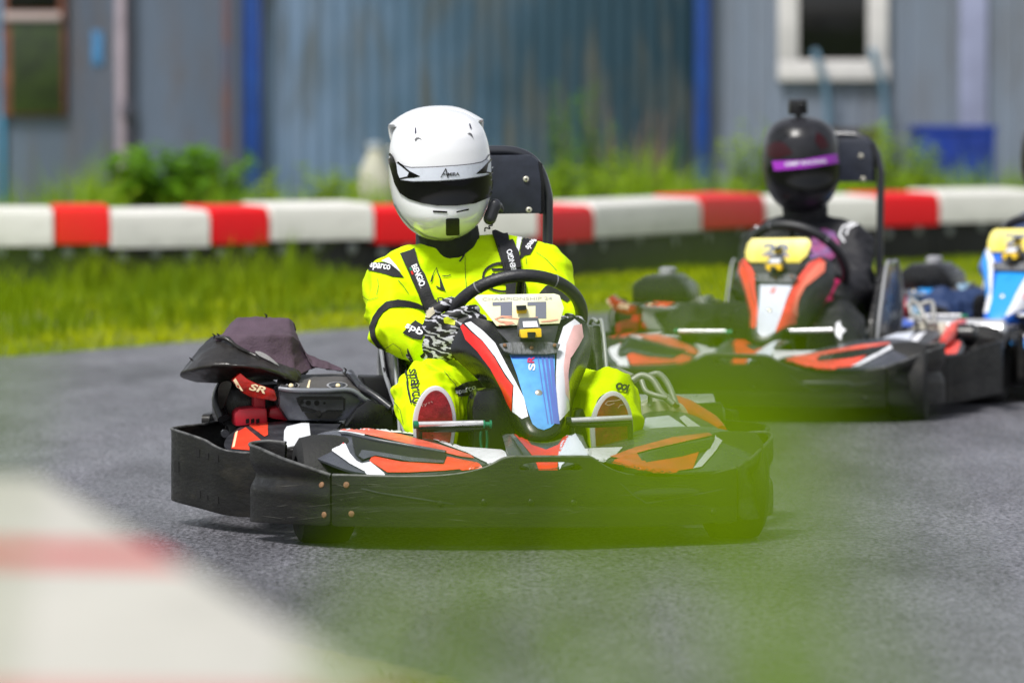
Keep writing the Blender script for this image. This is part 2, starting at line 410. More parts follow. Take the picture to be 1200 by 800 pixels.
def leafy(stems, h, leaf, nl, seed, spread=.15, up=.4):
    """a plant: stems with pairs of pointed leaves; returns stem mesh, leaf mesh"""
    rnd = random.Random(seed); sv, lv, lf = [], [], []
    for s_ in range(stems):
        az = rnd.uniform(0, 6.28); r_ = rnd.uniform(.1, 1)*spread; hh = h*rnd.uniform(.55, 1.1)
        top = Vector((math.cos(az)*r_*1.8, math.sin(az)*r_*1.8, hh)); b = Vector((math.cos(az)*r_*.4, math.sin(az)*r_*.4, 0))
        mid = (b+top)/2+Vector((0, 0, hh*.08)); sv.append(sweep([b, mid, top], [.004+h*.004, .003+h*.003, .0015], seg=5, sub=3))
        for k in range(nl):
            t = .1+.9*(k+rnd.random())/nl; p = b.lerp(top, t)+Vector((0, 0, hh*.08*4*t*(1-t)))
            la = rnd.uniform(0, 6.28); L_ = leaf*rnd.uniform(.5, 1.2)*(1.15-.5*t); d = Vector((math.cos(la), math.sin(la), rnd.uniform(-.2, up+.5*t))).normalized()
            sd = d.cross(Vector((0, 0, 1))).normalized()*L_*rnd.uniform(.16, .26); dn = Vector((0, 0, -L_*.18)); k0 = len(lv)
            lv += [p, p+d*L_*.45+sd, p+d*L_*.5+Vector((0, 0, .04*L_)), p+d*L_*.45-sd, p+d*L_+dn]
            lf += [[k0, k0+1, k0+2], [k0, k0+2, k0+3], [k0+1, k0+4, k0+2], [k0+2, k0+4, k0+3]]
    return join(sv), mesh('leaves', lv, lf, True, 0)
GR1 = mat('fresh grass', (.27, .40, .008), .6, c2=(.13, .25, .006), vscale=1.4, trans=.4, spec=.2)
GR2 = mat('yellow green grass', (.46, .50, .002), .55, c2=(.27, .36, .002), vscale=1.1, trans=.4, spec=.15)  # yellow-green blades from the track edge outwards
WEED = mat('weed leaves', (.16, .34, .01), .6, c2=(.07, .19, .008), vscale=2.5, trans=.4, spec=.2)
WEEDY = mat('pale weed leaves', (.36, .48, .01), .6, c2=(.18, .32, .01), vscale=2.5, trans=.4, spec=.2)
STEM = mat('weed stem', (.10, .14, .03), .6)
def pl1(rnd):
    x = rnd.uniform(-4.2, 4.8); e = seg_interp(EDGE, x)+.02; y = e+rnd.random()**1.4*5.5
    if y > BAR_Y(x)-.15: y = e+rnd.random()*2
    return (x, y, 0), max(.2, .7+1.2*noise.noise(Vector((x*1.2, y*.5, 3))))
BARX = [(-8, 29.0), (-2.1, 30.0), (.2, 31.5), (1.5, 34.2), (3.2, 35.6), (9, 37.5)]
def BAR_Y(x): return seg_interp(BARX, x)
GR3 = mat('dark green grass', (.25, .34, .003), .6, c2=(.10, .18, .003), vscale=2, trans=.4, spec=.1)  # darker green blades towards the barrier
def pl3(rnd):
    x = rnd.uniform(-4.2, 4.8); e = seg_interp(EDGE, x)+1.2; b = BAR_Y(x)-.1; y = b-rnd.random()**1.6*(b-e)
    return (x, y, 0), max(.12, .55+1.5*noise.noise(Vector((x*1.6, y*.6, 8))))*(1.35 if x < -1.05 else .7 if x < -.6 else .26)
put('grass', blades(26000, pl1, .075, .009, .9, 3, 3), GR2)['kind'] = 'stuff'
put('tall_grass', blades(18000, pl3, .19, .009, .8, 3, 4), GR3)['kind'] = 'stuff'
def pl2(rnd):
    x = rnd.uniform(-5, 7); b = BAR_Y(x); y = b+.4+rnd.random()*13
    return (x, y, 0), max(.25, .65+1.3*noise.noise(Vector((x*1.7, y*.35, 4))))*(1.15 if x > .1 else 1.)
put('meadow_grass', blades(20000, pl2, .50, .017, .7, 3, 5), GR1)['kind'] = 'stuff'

def pl4(rnd):
    x = rnd.uniform(-2.2, 1.6); e = seg_interp(NEARE, x); y = e-.10-rnd.random()**1.3*3.2+.15*noise.noise(Vector((x*3, 1, 1)))
    return (x, y, bank(x, y)), .4+.9*rnd.random()
VERGE = mat('dusty verge grass', (.22, .27, .05), .7, c2=(.16, .17, .06), vscale=3, trans=.3, spec=.1)
put('verge_grass', blades(5000, pl4, .035, .005, 1.1, 3, 9), VERGE)['kind'] = 'stuff'
# barrier of plastic blocks on rubber belting
BRED = mat('red barrier plastic', (.68, .008, .012), .45, dirt=.3, dcol=(.45, .02, .02), dscale=3, rvar=.1, spec=.25)
BWHT = mat('white barrier plastic', (.68, .67, .63), .42, var=.06, vscale=2, dirt=.6, dcol=(.26, .25, .23), dscale=5, thr=(.53, .72), stretch=(.5, 1, 2), rvar=.1)
BWHT2 = mat('dusty white barrier plastic', (.52, .50, .44), .5, var=.1, vscale=6, dirt=.5, dcol=(.30, .28, .22), dscale=7)
BRED2 = mat('dusty red barrier plastic', (.50, .006, .006), .5, var=.1, vscale=6, spec=.2)
BELT = mat('black rubber belt', (.010, .010, .012), .6, var=.4, vscale=5, bump=.3, bscale=30)
def block(a, b, h0, h1, dep, red, label, group, belt=True, nb=2, near=False):
    """one block from a to b (ground points); cross section with a rounded upper edge"""
    a, b = Vector(a), Vector(b); L_ = (b-a).length; ang = math.atan2(b.y-a.y, b.x-a.x)
    t = thing('barrier_block', (a.x, a.y, a.z), ang); tag(t, label, 'barrier', group)
    prof = [(0, h0), (0, h1-.05), (.012, h1-.018), (.04, h1), (dep-.03, h1+.012), (dep, h1-.01), (dep, h0)]
    rws = []
    for x, sc in ((.004, .93), (.012, 1), (L_-.012, 1), (L_-.004, .93)):
        cy, cz = dep/2, (h0+h1)/2; rws.append([Vector((x, cy+(p-cy)*sc, cz+(q-cz)*sc)) for p, q in prof])
    put('cap', rings(rws, sharp=35), (BRED2 if red else BWHT2) if near else (BRED if red else BWHT), t)
    if belt:
        put('rubber_belt', box((L_/2, dep*.55, h0/2+.0), (L_-.002, dep*.7, h0-.004), .01), BELT, t)
        for i in range(nb):
            put('bolt', disc((L_*(i+.5)/nb, dep*.2-.006, h0-.05+.02*(i % 2)), (0, -1, 0), .03, .004), mat('bolt plate', (.26, .27, .30), .45, .6), t)
    return t
def bar_pt(px):
    x, y = 0, 31
    for _ in range(12): x = (px-600)/F*y; y = BAR_Y(x)
    return Vector((x, y, 0))
BG = 'red and white blocks of the barrier across the track'
segs = [(-150, -60, 1, 'red barrier block beyond the left edge of the photo'), (-60, 64, 0, 'white barrier block at the far left end, tinted by grass in front of it'),
        (64, 130, 1, 'red barrier block between two white ones at the far left'), (130, 248, 0, 'white barrier block behind the torn cover, in front of the round bush'),
        (248, 317, 1, 'red barrier block just left of the yellow driver, below the blue post'), (317, 440, 0, 'long white barrier block directly left of the white helmet'),
        (440, 500, 1, 'red barrier block partly hidden by the white helmet'), (500, 574, 0, 'white barrier block behind the white helmet and collar'),
        (574, 632, 0, 'white barrier block seen through the roll hoop of the leading kart'), (632, 697, 1, 'red barrier block directly right of the leading kart\'s roll hoop'),
        (697, 823, 0, 'white barrier block midway between the two helmets'), (823, 897, 1, 'red barrier block left of the black helmet, below the second blue post'),
        (897, 1032, 0, 'white barrier block behind the driver in black'), (1032, 1102, 1, 'red barrier block right of the black driver\'s roll hoop'),
        (1102, 1215, 0, 'white barrier block above the blue kart at the right'), (1215, 1290, 1, 'red barrier block past the right edge of the photo')]
for i, (p0, p1, rd, lb) in enumerate(segs):
    if p0 < -70 or p1 > 1280: continue
    a, b = bar_pt(p0), bar_pt(p1); s = .012*(i % 3-1); a.z = b.z = 0
    h1 = .435-.012*((p0 > 600))+s
    block(a, b, h1-.195, h1, .34, rd, lb, BG, True, 2 if p1-p0 < 100 else 3)

# buildings behind
def corr_mat(name, c, c2, per, depth=.6):
    m = mat(name, c, .42, .25, c2=c2, vscale=.9, stretch=(1.6, 1, .22), dirt=.75, dcol=(.13, .10, .085), dscale=1.5, thr=(.48, .66), rvar=.12)
    return m
def corrug(x0, x1, z0, z1, y, per, dep, shape='sin'):
    """ribbed sheet facing the camera, with real ribs"""
    vs, fs = [], []; n = int((x1-x0)/per)*(8 if shape == 'sin' else 6)+1
    for i in range(n):
        x = x0+(x1-x0)*i/(n-1); ph = ((x-x0)/per) % 1
        d = dep*.5*math.cos(ph*2*math.pi) if shape == 'sin' else (dep if ph < .12 else 0)
        vs += [(x, y+d, z0), (x, y+d, z1)]
    fs = [[2*i, 2*i+2, 2*i+3, 2*i+1] for i in range(n-1)]
    me = mesh('c', vs, fs, True, 35); return bake(me, [('SOLIDIFY', dict(thickness=.01, offset=1))], True, 35)
BY = 50.
def bx(px): return (px-600)/F*BY
def bz(py): return CAM_H-(py-104)/F*BY
def part(nm, me, m, t, **k): return put(nm, me, m, t, (-t.location.x, -t.location.y, 0), **k)
BLP = mat('cobalt blue paint', (.003, .040, .22), .5, var=.3, vscale=3, dirt=.4, dcol=(.01, .10, .28), dscale=2)
FRW = mat('dirty white frame', (.62, .60, .60), .5, var=.15, vscale=3, dirt=.4, dcol=(.35, .33, .33), dscale=3)
DARKG = mat('dark window glass', (.004, .004, .006), .12)
TOPZ = 3.0
# left shed
t = thing('metal_shed', (bx(130), BY, 0)); tag(t, 'grey ribbed metal shed with a brown framed window at the far left', 'shed')
part('wall', corrug(bx(-260), bx(284), 0, TOPZ, BY, .105, .016), corr_mat('grey ribbed steel', (.13, .165, .23), (.095, .12, .17), .1), t)
part('roof', box((bx(12), BY+2, TOPZ+.05), (bx(284)-bx(-260), 4.3, .1), .01), mat('roof sheet', (.1, .1, .12), .5), t)
part('side_wall', box((bx(12), BY+2.0, TOPZ/2), (bx(280)-bx(-256), 3.8, TOPZ-.02), .01), mat('shed core', (.12, .12, .15), .7), t)
f_ = part('window', box((bx(41), BY-.05, bz(40)), (.56, .06, 1.45), .01), mat('brown frame', (.16, .055, .03), .6, var=.4, vscale=6), t)
put('pane', box((bx(44), BY-.085, bz(76)), (.44, .02, .86), .004), mat('painted green reflection', (.035, .06, .012), .3, c2=(.012, .02, .008), vscale=5), f_)  # the green reflection is put into the pane's colour
put('pane', box((bx(40), BY-.085, bz(-8)), (.44, .02, .30), .004), DARKG, f_)
put('sill', box((bx(40), BY-.10, bz(20)), (.5, .05, .07), .006), mat('pinkish sill', (.42, .34, .33), .6), f_)
part('trim', box((bx(142), BY-.03, TOPZ/2), (.085, .05, TOPZ-.06), .01), mat('pink grey flashing', (.36, .30, .35), .55, var=.15, vscale=3), t)
part('corner_post', box((bx(3), BY-.03, TOPZ/2), (.06, .05, TOPZ-.06), .01), mat('faded blue post', (.05, .22, .38), .5, var=.3, vscale=4), t)
part('drain_pipe', sweep([(bx(153), BY-.06, .1), (bx(153), BY-.06, 1.1), (bx(152), BY-.06, 2.9)], .03, 10), mat('dark pipe', (.05, .05, .07), .5), t)
part('bracket', box((bx(151), BY-.09, bz(130)), (.1, .05, .14), .01), mat('dark pipe', (.05, .05, .07), .5), t)
part('rust_streak', box((bx(266), BY-.025, 1.5), (.07, .02, 2.8), .004), mat('rusty blue strip', (.06, .09, .16), .6, c2=(.16, .07, .05), vscale=2.5), t)
part('paint_patch', box((bx(115), BY-.02, bz(57)), (.09, .012, .3), .004), mat('blue paint patch', (.05, .20, .42), .5, var=.3, vscale=12), t)
# blue posts
for px, wd, lb in ((297, .15, 'wide cobalt blue post where the left shed meets the ribbed hangar wall'), (822, .13, 'narrower cobalt blue post between the ribbed hangar wall and the window cabin')):
    t = thing('steel_post', (bx(px), BY-.1, 0)); tag(t, lb, 'post')
    put('post', box((0, 0, TOPZ/2+.05), (wd, .1, TOPZ+.1), .012), BLP, t); put('foot_plate', box((0, 0, .02), (wd+.1, .2, .04), .006), BLP, t)
# hangar
t = thing('metal_hangar', (bx(560), BY, 0)); tag(t, 'blue green corrugated metal hangar wall filling the middle background', 'hangar')
def hang_mat():
    m = bpy.data.materials.new('blue green steel'); m.use_nodes = True; n = m.node_tree; L = n.links.new; b = n.nodes['Principled BSDF']
    b.inputs['Roughness'].default_value = .42; b.inputs['Metallic'].default_value = .25
    tc = n.nodes.new('ShaderNodeTexCoord'); sx = n.nodes.new('ShaderNodeSeparateXYZ'); L(tc.outputs['Object'], sx.inputs[0])
    t1 = n.nodes.new('ShaderNodeTexNoise'); t1.inputs['Scale'].default_value = 1.3; t1.inputs['Detail'].default_value = 5; L(tc.outputs['Object'], t1.inputs[0])
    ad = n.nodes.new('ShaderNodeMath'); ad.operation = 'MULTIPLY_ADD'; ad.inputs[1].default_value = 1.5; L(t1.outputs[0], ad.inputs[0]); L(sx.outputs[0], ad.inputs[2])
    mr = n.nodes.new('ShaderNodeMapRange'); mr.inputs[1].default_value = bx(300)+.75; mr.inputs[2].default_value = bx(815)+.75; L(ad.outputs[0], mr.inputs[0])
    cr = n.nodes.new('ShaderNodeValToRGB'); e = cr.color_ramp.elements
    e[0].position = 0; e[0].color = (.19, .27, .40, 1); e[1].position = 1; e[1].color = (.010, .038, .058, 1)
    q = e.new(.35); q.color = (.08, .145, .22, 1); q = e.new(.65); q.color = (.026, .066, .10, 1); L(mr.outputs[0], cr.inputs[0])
    mp = n.nodes.new('ShaderNodeMapping'); mp.inputs['Scale'].default_value = (3, 1, .5); L(tc.outputs['Object'], mp.inputs[0])
    t2 = n.nodes.new('ShaderNodeTexNoise'); t2.inputs['Scale'].default_value = 1.6; t2.inputs['Detail'].default_value = 7; L(mp.outputs[0], t2.inputs[0])
    m2 = n.nodes.new('ShaderNodeMapRange'); m2.inputs[1].default_value = .47; m2.inputs[2].default_value = .66; m2.inputs[4].default_value = .85; L(t2.outputs[0], m2.inputs[0])
    mx = n.nodes.new('ShaderNodeMix'); mx.data_type = 'RGBA'; mx.inputs[7].default_value = (.10, .10, .08, 1); L(m2.outputs[0], mx.inputs[0]); L(cr.outputs[0], mx.inputs[6]); L(mx.outputs[2], b.inputs[0]); return m
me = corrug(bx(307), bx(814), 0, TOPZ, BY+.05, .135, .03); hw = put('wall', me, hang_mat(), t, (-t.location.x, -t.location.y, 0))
part('roof', box((bx(560), BY+3, TOPZ+.06), (bx(816)-bx(304), 6.2, .12), .01), mat('roof sheet', (.1, .1, .12), .5), t)
part('side_wall', box((bx(560), BY+3.05, TOPZ/2), (bx(812)-bx(309), 5.8, TOPZ-.02), .01), mat('shed core', (.12, .12, .15), .7), t)
# cabin
t = thing('site_cabin', (bx(1010), BY, 0)); tag(t, 'grey plank clad cabin with a white framed window behind the black driver', 'cabin')
part('wall', corrug(bx(830), bx(1400), 0, TOPZ, BY+.02, .135, .012, 'groove'), mat('grey blue cladding', (.19, .23, .30), .5, c2=(.145, .175, .23), vscale=.8, dirt=.7, dcol=(.12, .12, .13), dscale=1.6, stretch=(1.6, 1, .25), thr=(.48, .66)), t)
part('roof', box((bx(1115), BY+2.5, TOPZ+.06), (bx(1400)-bx(830), 5.2, .12), .01), mat('roof sheet', (.1, .1, .12), .5), t)
part('side_wall', box((bx(1115), BY+2.6, TOPZ/2), (bx(1396)-bx(834), 5.0, TOPZ-.02), .01), mat('shed core', (.12, .12, .15), .7), t)
part('cover_panel', box((bx(1140), BY-.02, 1.75), (.24, .03, 2.3), .006), mat('lilac panel', (.28, .30, .45), .4, var=.1, vscale=4), t)
wx0, wx1 = bx(911), bx(1041); wz0, wz1 = bz(95), bz(95)+1.15; cx = (wx0+wx1)/2; fw = .18
w_ = part('window', box((cx, BY-.04, wz0+fw/2), (wx1-wx0, .08, fw), .015), FRW, t)
put('frame', box((wx0+.09, BY-.04, (wz0+wz1)/2+fw/2), (.18, .078, wz1-wz0-fw-.004), .012), FRW, w_); put('frame', box((wx1-.1, BY-.04, (wz0+wz1)/2+fw/2), (.18, .078, wz1-wz0-fw-.004), .012), FRW, w_)
put('frame', box((cx, BY-.04, wz1+.09), (wx1-wx0, .08, fw), .015), FRW, w_)
put('pane', box((cx, BY-.012, (wz0+wz1)/2+.05), (wx1-wx0-.3, .02, wz1-wz0-.2), .002), DARKG, w_)
HOSE = mat('grey blue hose', (.09, .17, .24), .5)
for px, lb in ((955, 'left one of two grey blue hoses hanging out of the cabin window'), (1022, 'right one of two grey blue hoses hanging out of the cabin window')):
    h = sweep([(bx(px-1), BY-.06, bz(62)), (bx(px), BY-.14, bz(64)), (bx(px+4), BY-.15, bz(78)), (bx(px+11), BY-.14, bz(100)), (bx(px+15), BY-.14, bz(150)), (bx(px+14), BY-.16, bz(225))], .032, 10)
    o = put('hose', h, HOSE); tag(o, lb, 'hose', 'hoses hanging from the cabin window')
# objects by the wall
t = thing('skip_container', (bx(1103), BY-1.2, 0)); tag(t, 'bright blue steel skip standing in weeds against the cabin', 'skip')
bl = mat('skip blue', (.004, .028, .24), .42, var=.3, vscale=3)
yy = BY-1.2; s_ = (BY-1.2)/BY
rws = [[Vector((x*a, y*a, z)) for x, y in ((-.34, -.35), (.34, -.35), (.34, .35), (-.34, .35))] for z, a in ((.12, .98), (.4, .99), (.70, 1.0), (.705, 1.04), (.745, 1.04), (.75, .96), (.5, .94))]
put('body', rings(rws, sharp=20), bl, t)
for x in (-.2, 0., .2): put('rib', box((x, -.345, .42), (.04, .05, .5), .006), bl, t)
for x in (-.25, .25): put('foot', box((x, 0, .06), (.08, .5, .12), .006), bl, t)
t = thing('wooden_crate', (bx(993), BY-.8, 0)); tag(t, 'dark brown wooden crate below the cabin window, behind the black helmet', 'crate')
for k in range(4): put('board', box((0, -.2, .14+k*.17), (.42, .03, .15), .005), mat('dark wood', (.035, .02, .012), .7, var=.5, vscale=12), t)
for x in (-.2, .2): put('post', box((x, -.16, .38), (.04, .05, .74), .005), mat('dark wood', (.035, .02, .012), .7, var=.5, vscale=12), t)
put('inner_box', box((0, 0, .36), (.4, .3, .68), .01), mat('dark wood', (.035, .02, .012), .7, var=.5, vscale=12), t)
for px, py, r_, h, lb in ((440, 205, .13, .62, 'dirty white plastic can standing in the weeds left of the white helmet'),):
    D = 40; x = (px-600)/F*D; t = thing('plastic_can', (x, D, 0)); tag(t, lb, 'can')
    put('body', lathe([(0, .01), (0, r_*.95), (.03, r_), (h*.7, r_), (h*.85, r_*.75), (h, r_*.4), (h+.03, r_*.38), (h+.03, .01)], 'Z', (0, 0, 0), 28), mat('dirty white plastic', (.42, .41, .33), .5, var=.2, vscale=8, dirt=.5, dcol=(.25, .27, .15)), t)
    put('lid', lathe([(h+.03, .01), (h+.03, r_*.45), (h+.07, r_*.45), (h+.075, .01)], 'Z'), mat('grey lid', (.4, .45, .5), .5), t)
    put('handle', sweep([(r_*.7, -.02, h*.75), (r_*1.15, -.03, h*.8), (r_*1.0, -.02, h+.02), (r_*.35, 0, h)], .012, 8), mat('dirty white plastic', (.5, .5, .45), .5), t)
# weeds one can tell apart
def weed(px, D, h, stems, leaf, nl, m, lb, nm='weed', spread=.14, seed=0, cat='weed', grp='tall weeds in front of the buildings'):
    t = thing(nm, ((px-600)/F*D, D, 0)); tag(t, lb, cat, grp); s, l = leafy(int(stems*1.6)+1, h, leaf*1.55, int(nl*1.6), seed+int(px)*7, spread)
    put('stem', s, STEM, t); put('leaves', l, m, t)
weed(205, 38, .62, 34, .15, 22, WEED, 'round dark green bush behind the white barrier block at the left', 'bush', .30, 1, 'bush', None)
DRY = mat('dry brown stalks', (.20, .13, .09), .7, var=.3, vscale=6)
WL = [(118, 36, .42, 7, .08, 12, WEEDY, 'small pale weed left of the round bush'), (260, 37, .48, 9, .10, 14, WEED, 'leafy weed between the round bush and the wide blue post'),
      (330, 36, .50, 8, .09, 16, WEEDY, 'slim pale weed just right of the wide blue post'), (392, 37, .52, 9, .10, 16, WEEDY, 'upright weed left of the white plastic can'),
      (655, 36, .60, 12, .09, 18, WEEDY, 'broad pale weed right of the leading kart\'s roll hoop'), (658, 42, 1.02, 4, .07, 30, WEED, 'thin tall weed rising behind the roll hoop against the dark wall'),
      (692, 40, 1.05, 5, .07, 30, WEED, 'tallest weed in front of the dark part of the hangar wall'), (700, 35, .55, 14, .08, 18, WEEDY, 'bushy pale weed at the foot of the tallest weed'),
      (745, 37, .62, 9, .08, 18, WEEDY, 'weed among dry stalks near the second blue post'), (800, 38, .48, 8, .08, 14, WEEDY, 'low weed at the foot of the second blue post'),
      (884, 38, .85, 7, .08, 24, WEEDY, 'tall slim weed left of the black helmet'), (862, 36, .5, 7, .07, 14, WEEDY, 'short weed left of the tall one by the black helmet'),
      (1040, 38, .78, 13, .09, 20, WEEDY, 'dense weed right of the black driver\'s backrest'), (1072, 37, .66, 12, .08, 18, WEEDY, 'weed between the backrest and the blue skip'),
      (1105, 37, .50, 10, .07, 16, WEEDY, 'weed in front of the left half of the blue skip'), (1145, 37, .44, 10, .07, 16, WEED, 'weed in front of the right corner of the blue skip'),
      (1185, 37, .40, 9, .07, 16, WEEDY, 'weed at the right edge of the photo beside the cabin')]
for a in WL: weed(*a)
for px, h, lb in ((722, .95, 'dry brown stalks in front of the dark hangar wall'), (775, .9, 'dry brown stalks left of the second blue post')):
    t = thing('dry_stalks', ((px-600)/F*43, 43, 0)); tag(t, lb, 'dry plant', 'dry stalks by the hangar')
    s, l = leafy(16, h, .05, 14, px, .16); put('stem', s, DRY, t); put('foliage', l, DRY, t)

# ------------------------------------------------------------------ karts
def wall(pts, grid=None, thick=.011, dent=0.):
    """plastic bumper skin: pts = (px, top, bottom, y) in the kart frame, swept to a ribbed shell"""
    rws = []
    for px, tp, bt, y in pts:
        a, b = P(px, tp, y), P(px, bt, y); col = []
        for t in (0, .04, .22, .5, .62, .66, .9, 1):
            q = a.lerp(b, t); out = .006*math.sin(t*math.pi)+(-.004 if .6 < t < .7 else 0)
            q.y -= out; q.y += dent*noise.noise(Vector((px*.02, t*3, 1))); q.x += dent*noise.noise(Vector((px*.02, t*3, 7)))
            col.append(q)
        rws.append(col)
    me = rings(rws, False, False); return bake(me, [('SUBSURF', dict(levels=2, render_levels=2)), ('SOLIDIFY', dict(thickness=thick, offset=0)), ('BEVEL', dict(width=.002, segments=2, limit_method='ANGLE'))], True, 45)
def rim(pts, r=.0042):
    return sweep([P(px, tp-.3, y) for px, tp, bt, y in pts], r, 8, sub=4)
SCUF = mat('scuffed pale edge', (.13, .13, .13), .5, c2=(.03, .03, .03), vscale=35)
NOSE = mat('blue grey bodywork plastic', (.055, .058, .075), .3, var=.25, vscale=14, dirt=.45, dcol=(.13, .13, .14), dscale=8, rvar=.12)
def mir(me, cx=0.0):
    m2 = me.copy(); m2.transform(Matrix(((-1, 0, 0, 2*cx), (0, 1, 0, 0), (0, 0, 1, 0), (0, 0, 0, 1)))); m2.flip_normals(); return m2
def slab(pxs, y, dep, bev=.004, y2=None):
    """traced outline standing at kart depth y, dep metres thick"""
    return prism([P(a, b, y) for a, b in pxs], (0, dep, 0), bev)

def build_kart(fr, label, st, lead=False):
    t = thing('go_kart', fr.org, fr.yaw); tag(t, label, 'go-kart', 'rental go-karts on the track')
    S1, S2, S3, S4, CEN, PLT = st['s1'], st['s2'], st['s3'], st['s4'], st['cen'], st['plate']
    add = lambda nm, me, m, par=t, **k: put(nm, me, m, par, **k)
    # --- front bumper
    cols = [(390, 557, 616, .13), (410, 557.5, 616, .105), (430, 558, 616, .085), (470, 559, 617, .055), (515, 558, 617, .03), (548, 554, 617, .018), (572, 547, 617, .012), (588, 538.5, 617, .010), (600, 535.5, 617, .008),
            (608, 535.5, 617, .007), (616, 535.5, 617, .006), (645, 535.5, 617, .005), (674, 535.5, 617, .006), (682, 535.5, 617, .008), (690, 536, 617, .010),
            (697, 539, 617, .014), (710, 548, 617, .024), (728, 555, 616, .038), (760, 560.5, 616, .06), (800, 560, 614, .085), (835, 555.5, 612, .105), (862, 548.5, 609, .13)]
    bm = bmesh.new(); g = []
    for px, tp, bt, y in cols:
        k1, k2 = (541.0, 550.5) if 605 < px < 685 else (tp+5.5, tp+13)
        if px in (608, 682): k1, k2 = 547.5, 550.5
        g.append([bm.verts.new(P(px, q, y-.006*math.sin(math.pi*(q-tp)/(bt-tp))+(.004 if k == 6 else 0))) for k, q in enumerate((tp, tp+2.2, k1, k2, 566, 584, 594, 597, 612, bt))])
    for i in range(len(g)-1):
        for k in range(9):
            if k == 2 and 605 < cols[i][0] < 680: continue
            bm.faces.new([g[i][k], g[i+1][k], g[i+1][k+1], g[i][k+1]])
    fb = add('front_bumper', bake(bm_me(bm), [('SUBSURF', dict(levels=2, render_levels=2)), ('SOLIDIFY', dict(thickness=.011, offset=0)), ('BEVEL', dict(width=.002, segments=2, limit_method='ANGLE'))], True, 45), BLK)
    add('top_edge', rim(cols), SCUF, fb)
    cr = [(864, 548, 609, .13), (880, 537.5, 608, .19), (893, 525, 606, .27), (904, 514, 602, .36), (903.5, 508, 600, .42), (890, 506.5, 598, .45), (870, 509, 598, .45), (862, 516, 598, .42)]
    cl = [(388, 557, 616, .13), (360, 547.5, 614, .19), (330, 537, 613, .27), (305, 526, 612, .37), (293.5, 522, 611, .43), (296, 519, 608, .47), (315, 517, 606, .485), (335, 519, 604, .46)]
    for pts in (cl, cr):
        me = wall(pts, dent=.006); edge = pts
        for v in me.vertices:                                    # the lower half is pressed in and bulges again, as after knocks
            zz = (v.co.z-.07)/.16
            if abs(v.co.x) > .5: v.co.x -= math.copysign(.014*math.exp(-((zz-.55)/.12)**2), v.co.x)
        cbm = add('corner_bumper', me, BLK, t); add('top_edge', rim(edge), SCUF, cbm)
    tb = bvh(*[o.data for o in t.children if 'bumper' in o.name])
    for px, py in ((377, 568), (406, 568), (380, 603), (412, 602), (516, 590), (567, 588), (622, 588), (672, 589), (836, 600)):
        h = tb.ray_cast(FK.C, FK.ray(px, py))
        if h[0]: add('bolt', disc(h[0], h[1] if h[1].y < 0 else -h[1], .0075, .003), RUST if px < 500 else BLKG, fb)
    # raised mouldings on the bumper face
    for ln in ([(424, 572), (445, 577), (480, 582), (532, 590)], [(726, 566), (742, 580), (757, 589), (785, 585), (850, 572)]):
        add('moulding', decal([strip(ln, 1.6)], tb, off=.003, L_=8), GRYP, fb)
    rs = random.Random(4); sc_ = []
    for _ in range(46):
        x, y = rs.uniform(300, 850), rs.uniform(562, 612); l_ = rs.uniform(4, 34); a = rs.gauss(0, .12); sc_.append(strip([(x, y), (x+l_*.5, y+l_*.5*a+rs.uniform(-.6, .6)), (x+l_, y+l_*a)], [.2, rs.uniform(.35, .8), .2]))
    add('scratches', decal(sc_, bvh(fb.data, *[o.data for o in t.children if o.name.startswith('corner')]), off=.0012, L_=8), mat('scratch grey', (.06, .058, .05), .6), fb)
    # --- underfloor, chassis, axles
    add('floor_tray', prism([(-.46, .14, .075), (.46, .14, .075), (.42, .5, .055), (.30, 1.55, .055), (-.30, 1.55, .055), (-.42, .5, .055)], (0, 0, .02), .005), FRAME)
    for s in (-1, 1):
        add('chassis_tube', sweep([(s*.10, .08, .12), (s*.33, .2, .12), (s*.36, .5, .1), (s*.30, .9, .1), (s*.33, 1.5, .11), (s*.40, 1.62, .13)], .016), FRAME)
        add('side_rail', sweep([(s*.36, .55, .11), (s*.54, .6, .13), (s*.57, .9, .13), (s*.54, 1.2, .13), (s*.34, 1.28, .11)], .014), FRAME)
    add('bumper_tube', sweep([(-.5, .2, .13), (-.3, .07, .13), (0, .04, .13), (.3, .07, .13), (.5, .2, .13)], .013), FRAME)
    # --- wheels
    def wheel(x, y, r, wd, steer=0.):
        h = wd/2; prof = [(-h*.7, r*.52), (-h, r*.62), (-h*1.02, r*.82), (-h*.86, r*.95), (-h*.45, r), (0, r*1.01), (h*.45, r), (h*.86, r*.95), (h*1.02, r*.82), (h, r*.62), (h*.7, r*.52)]
        wh = add('wheel', lathe([(-.03, .01), (-.03, .035), (.03, .035), (.03, .01)], 'X', (0, 0, 0), 20), STEEL); wh.location = (x, y, r); wh.rotation_euler = (0, 0, steer)
        add('tyre', lathe(prof, seg=44), RUB, wh); add('rim', lathe([(-h*.72, r*.53), (-h*.4, r*.5), (-h*.3, r*.25), (h*.3, r*.25), (h*.4, r*.5), (h*.72, r*.53)], seg=32), SILV, wh)
    for s in (-1, 1): wheel(s*.49, .335, .128, .13, st.get('steer', 0)); wheel(s*.53, 1.36, .138, .19)
    add('rear_axle', lathe([(-.55, .018), (.55, .018)], 'X', (0, 1.36, .138), 14), STEEL)
    add('front_axle', sweep([(-.46, .335, .128), (-.2, .33, .11), (.2, .33, .11), (.46, .335, .128)], .014), FRAME)
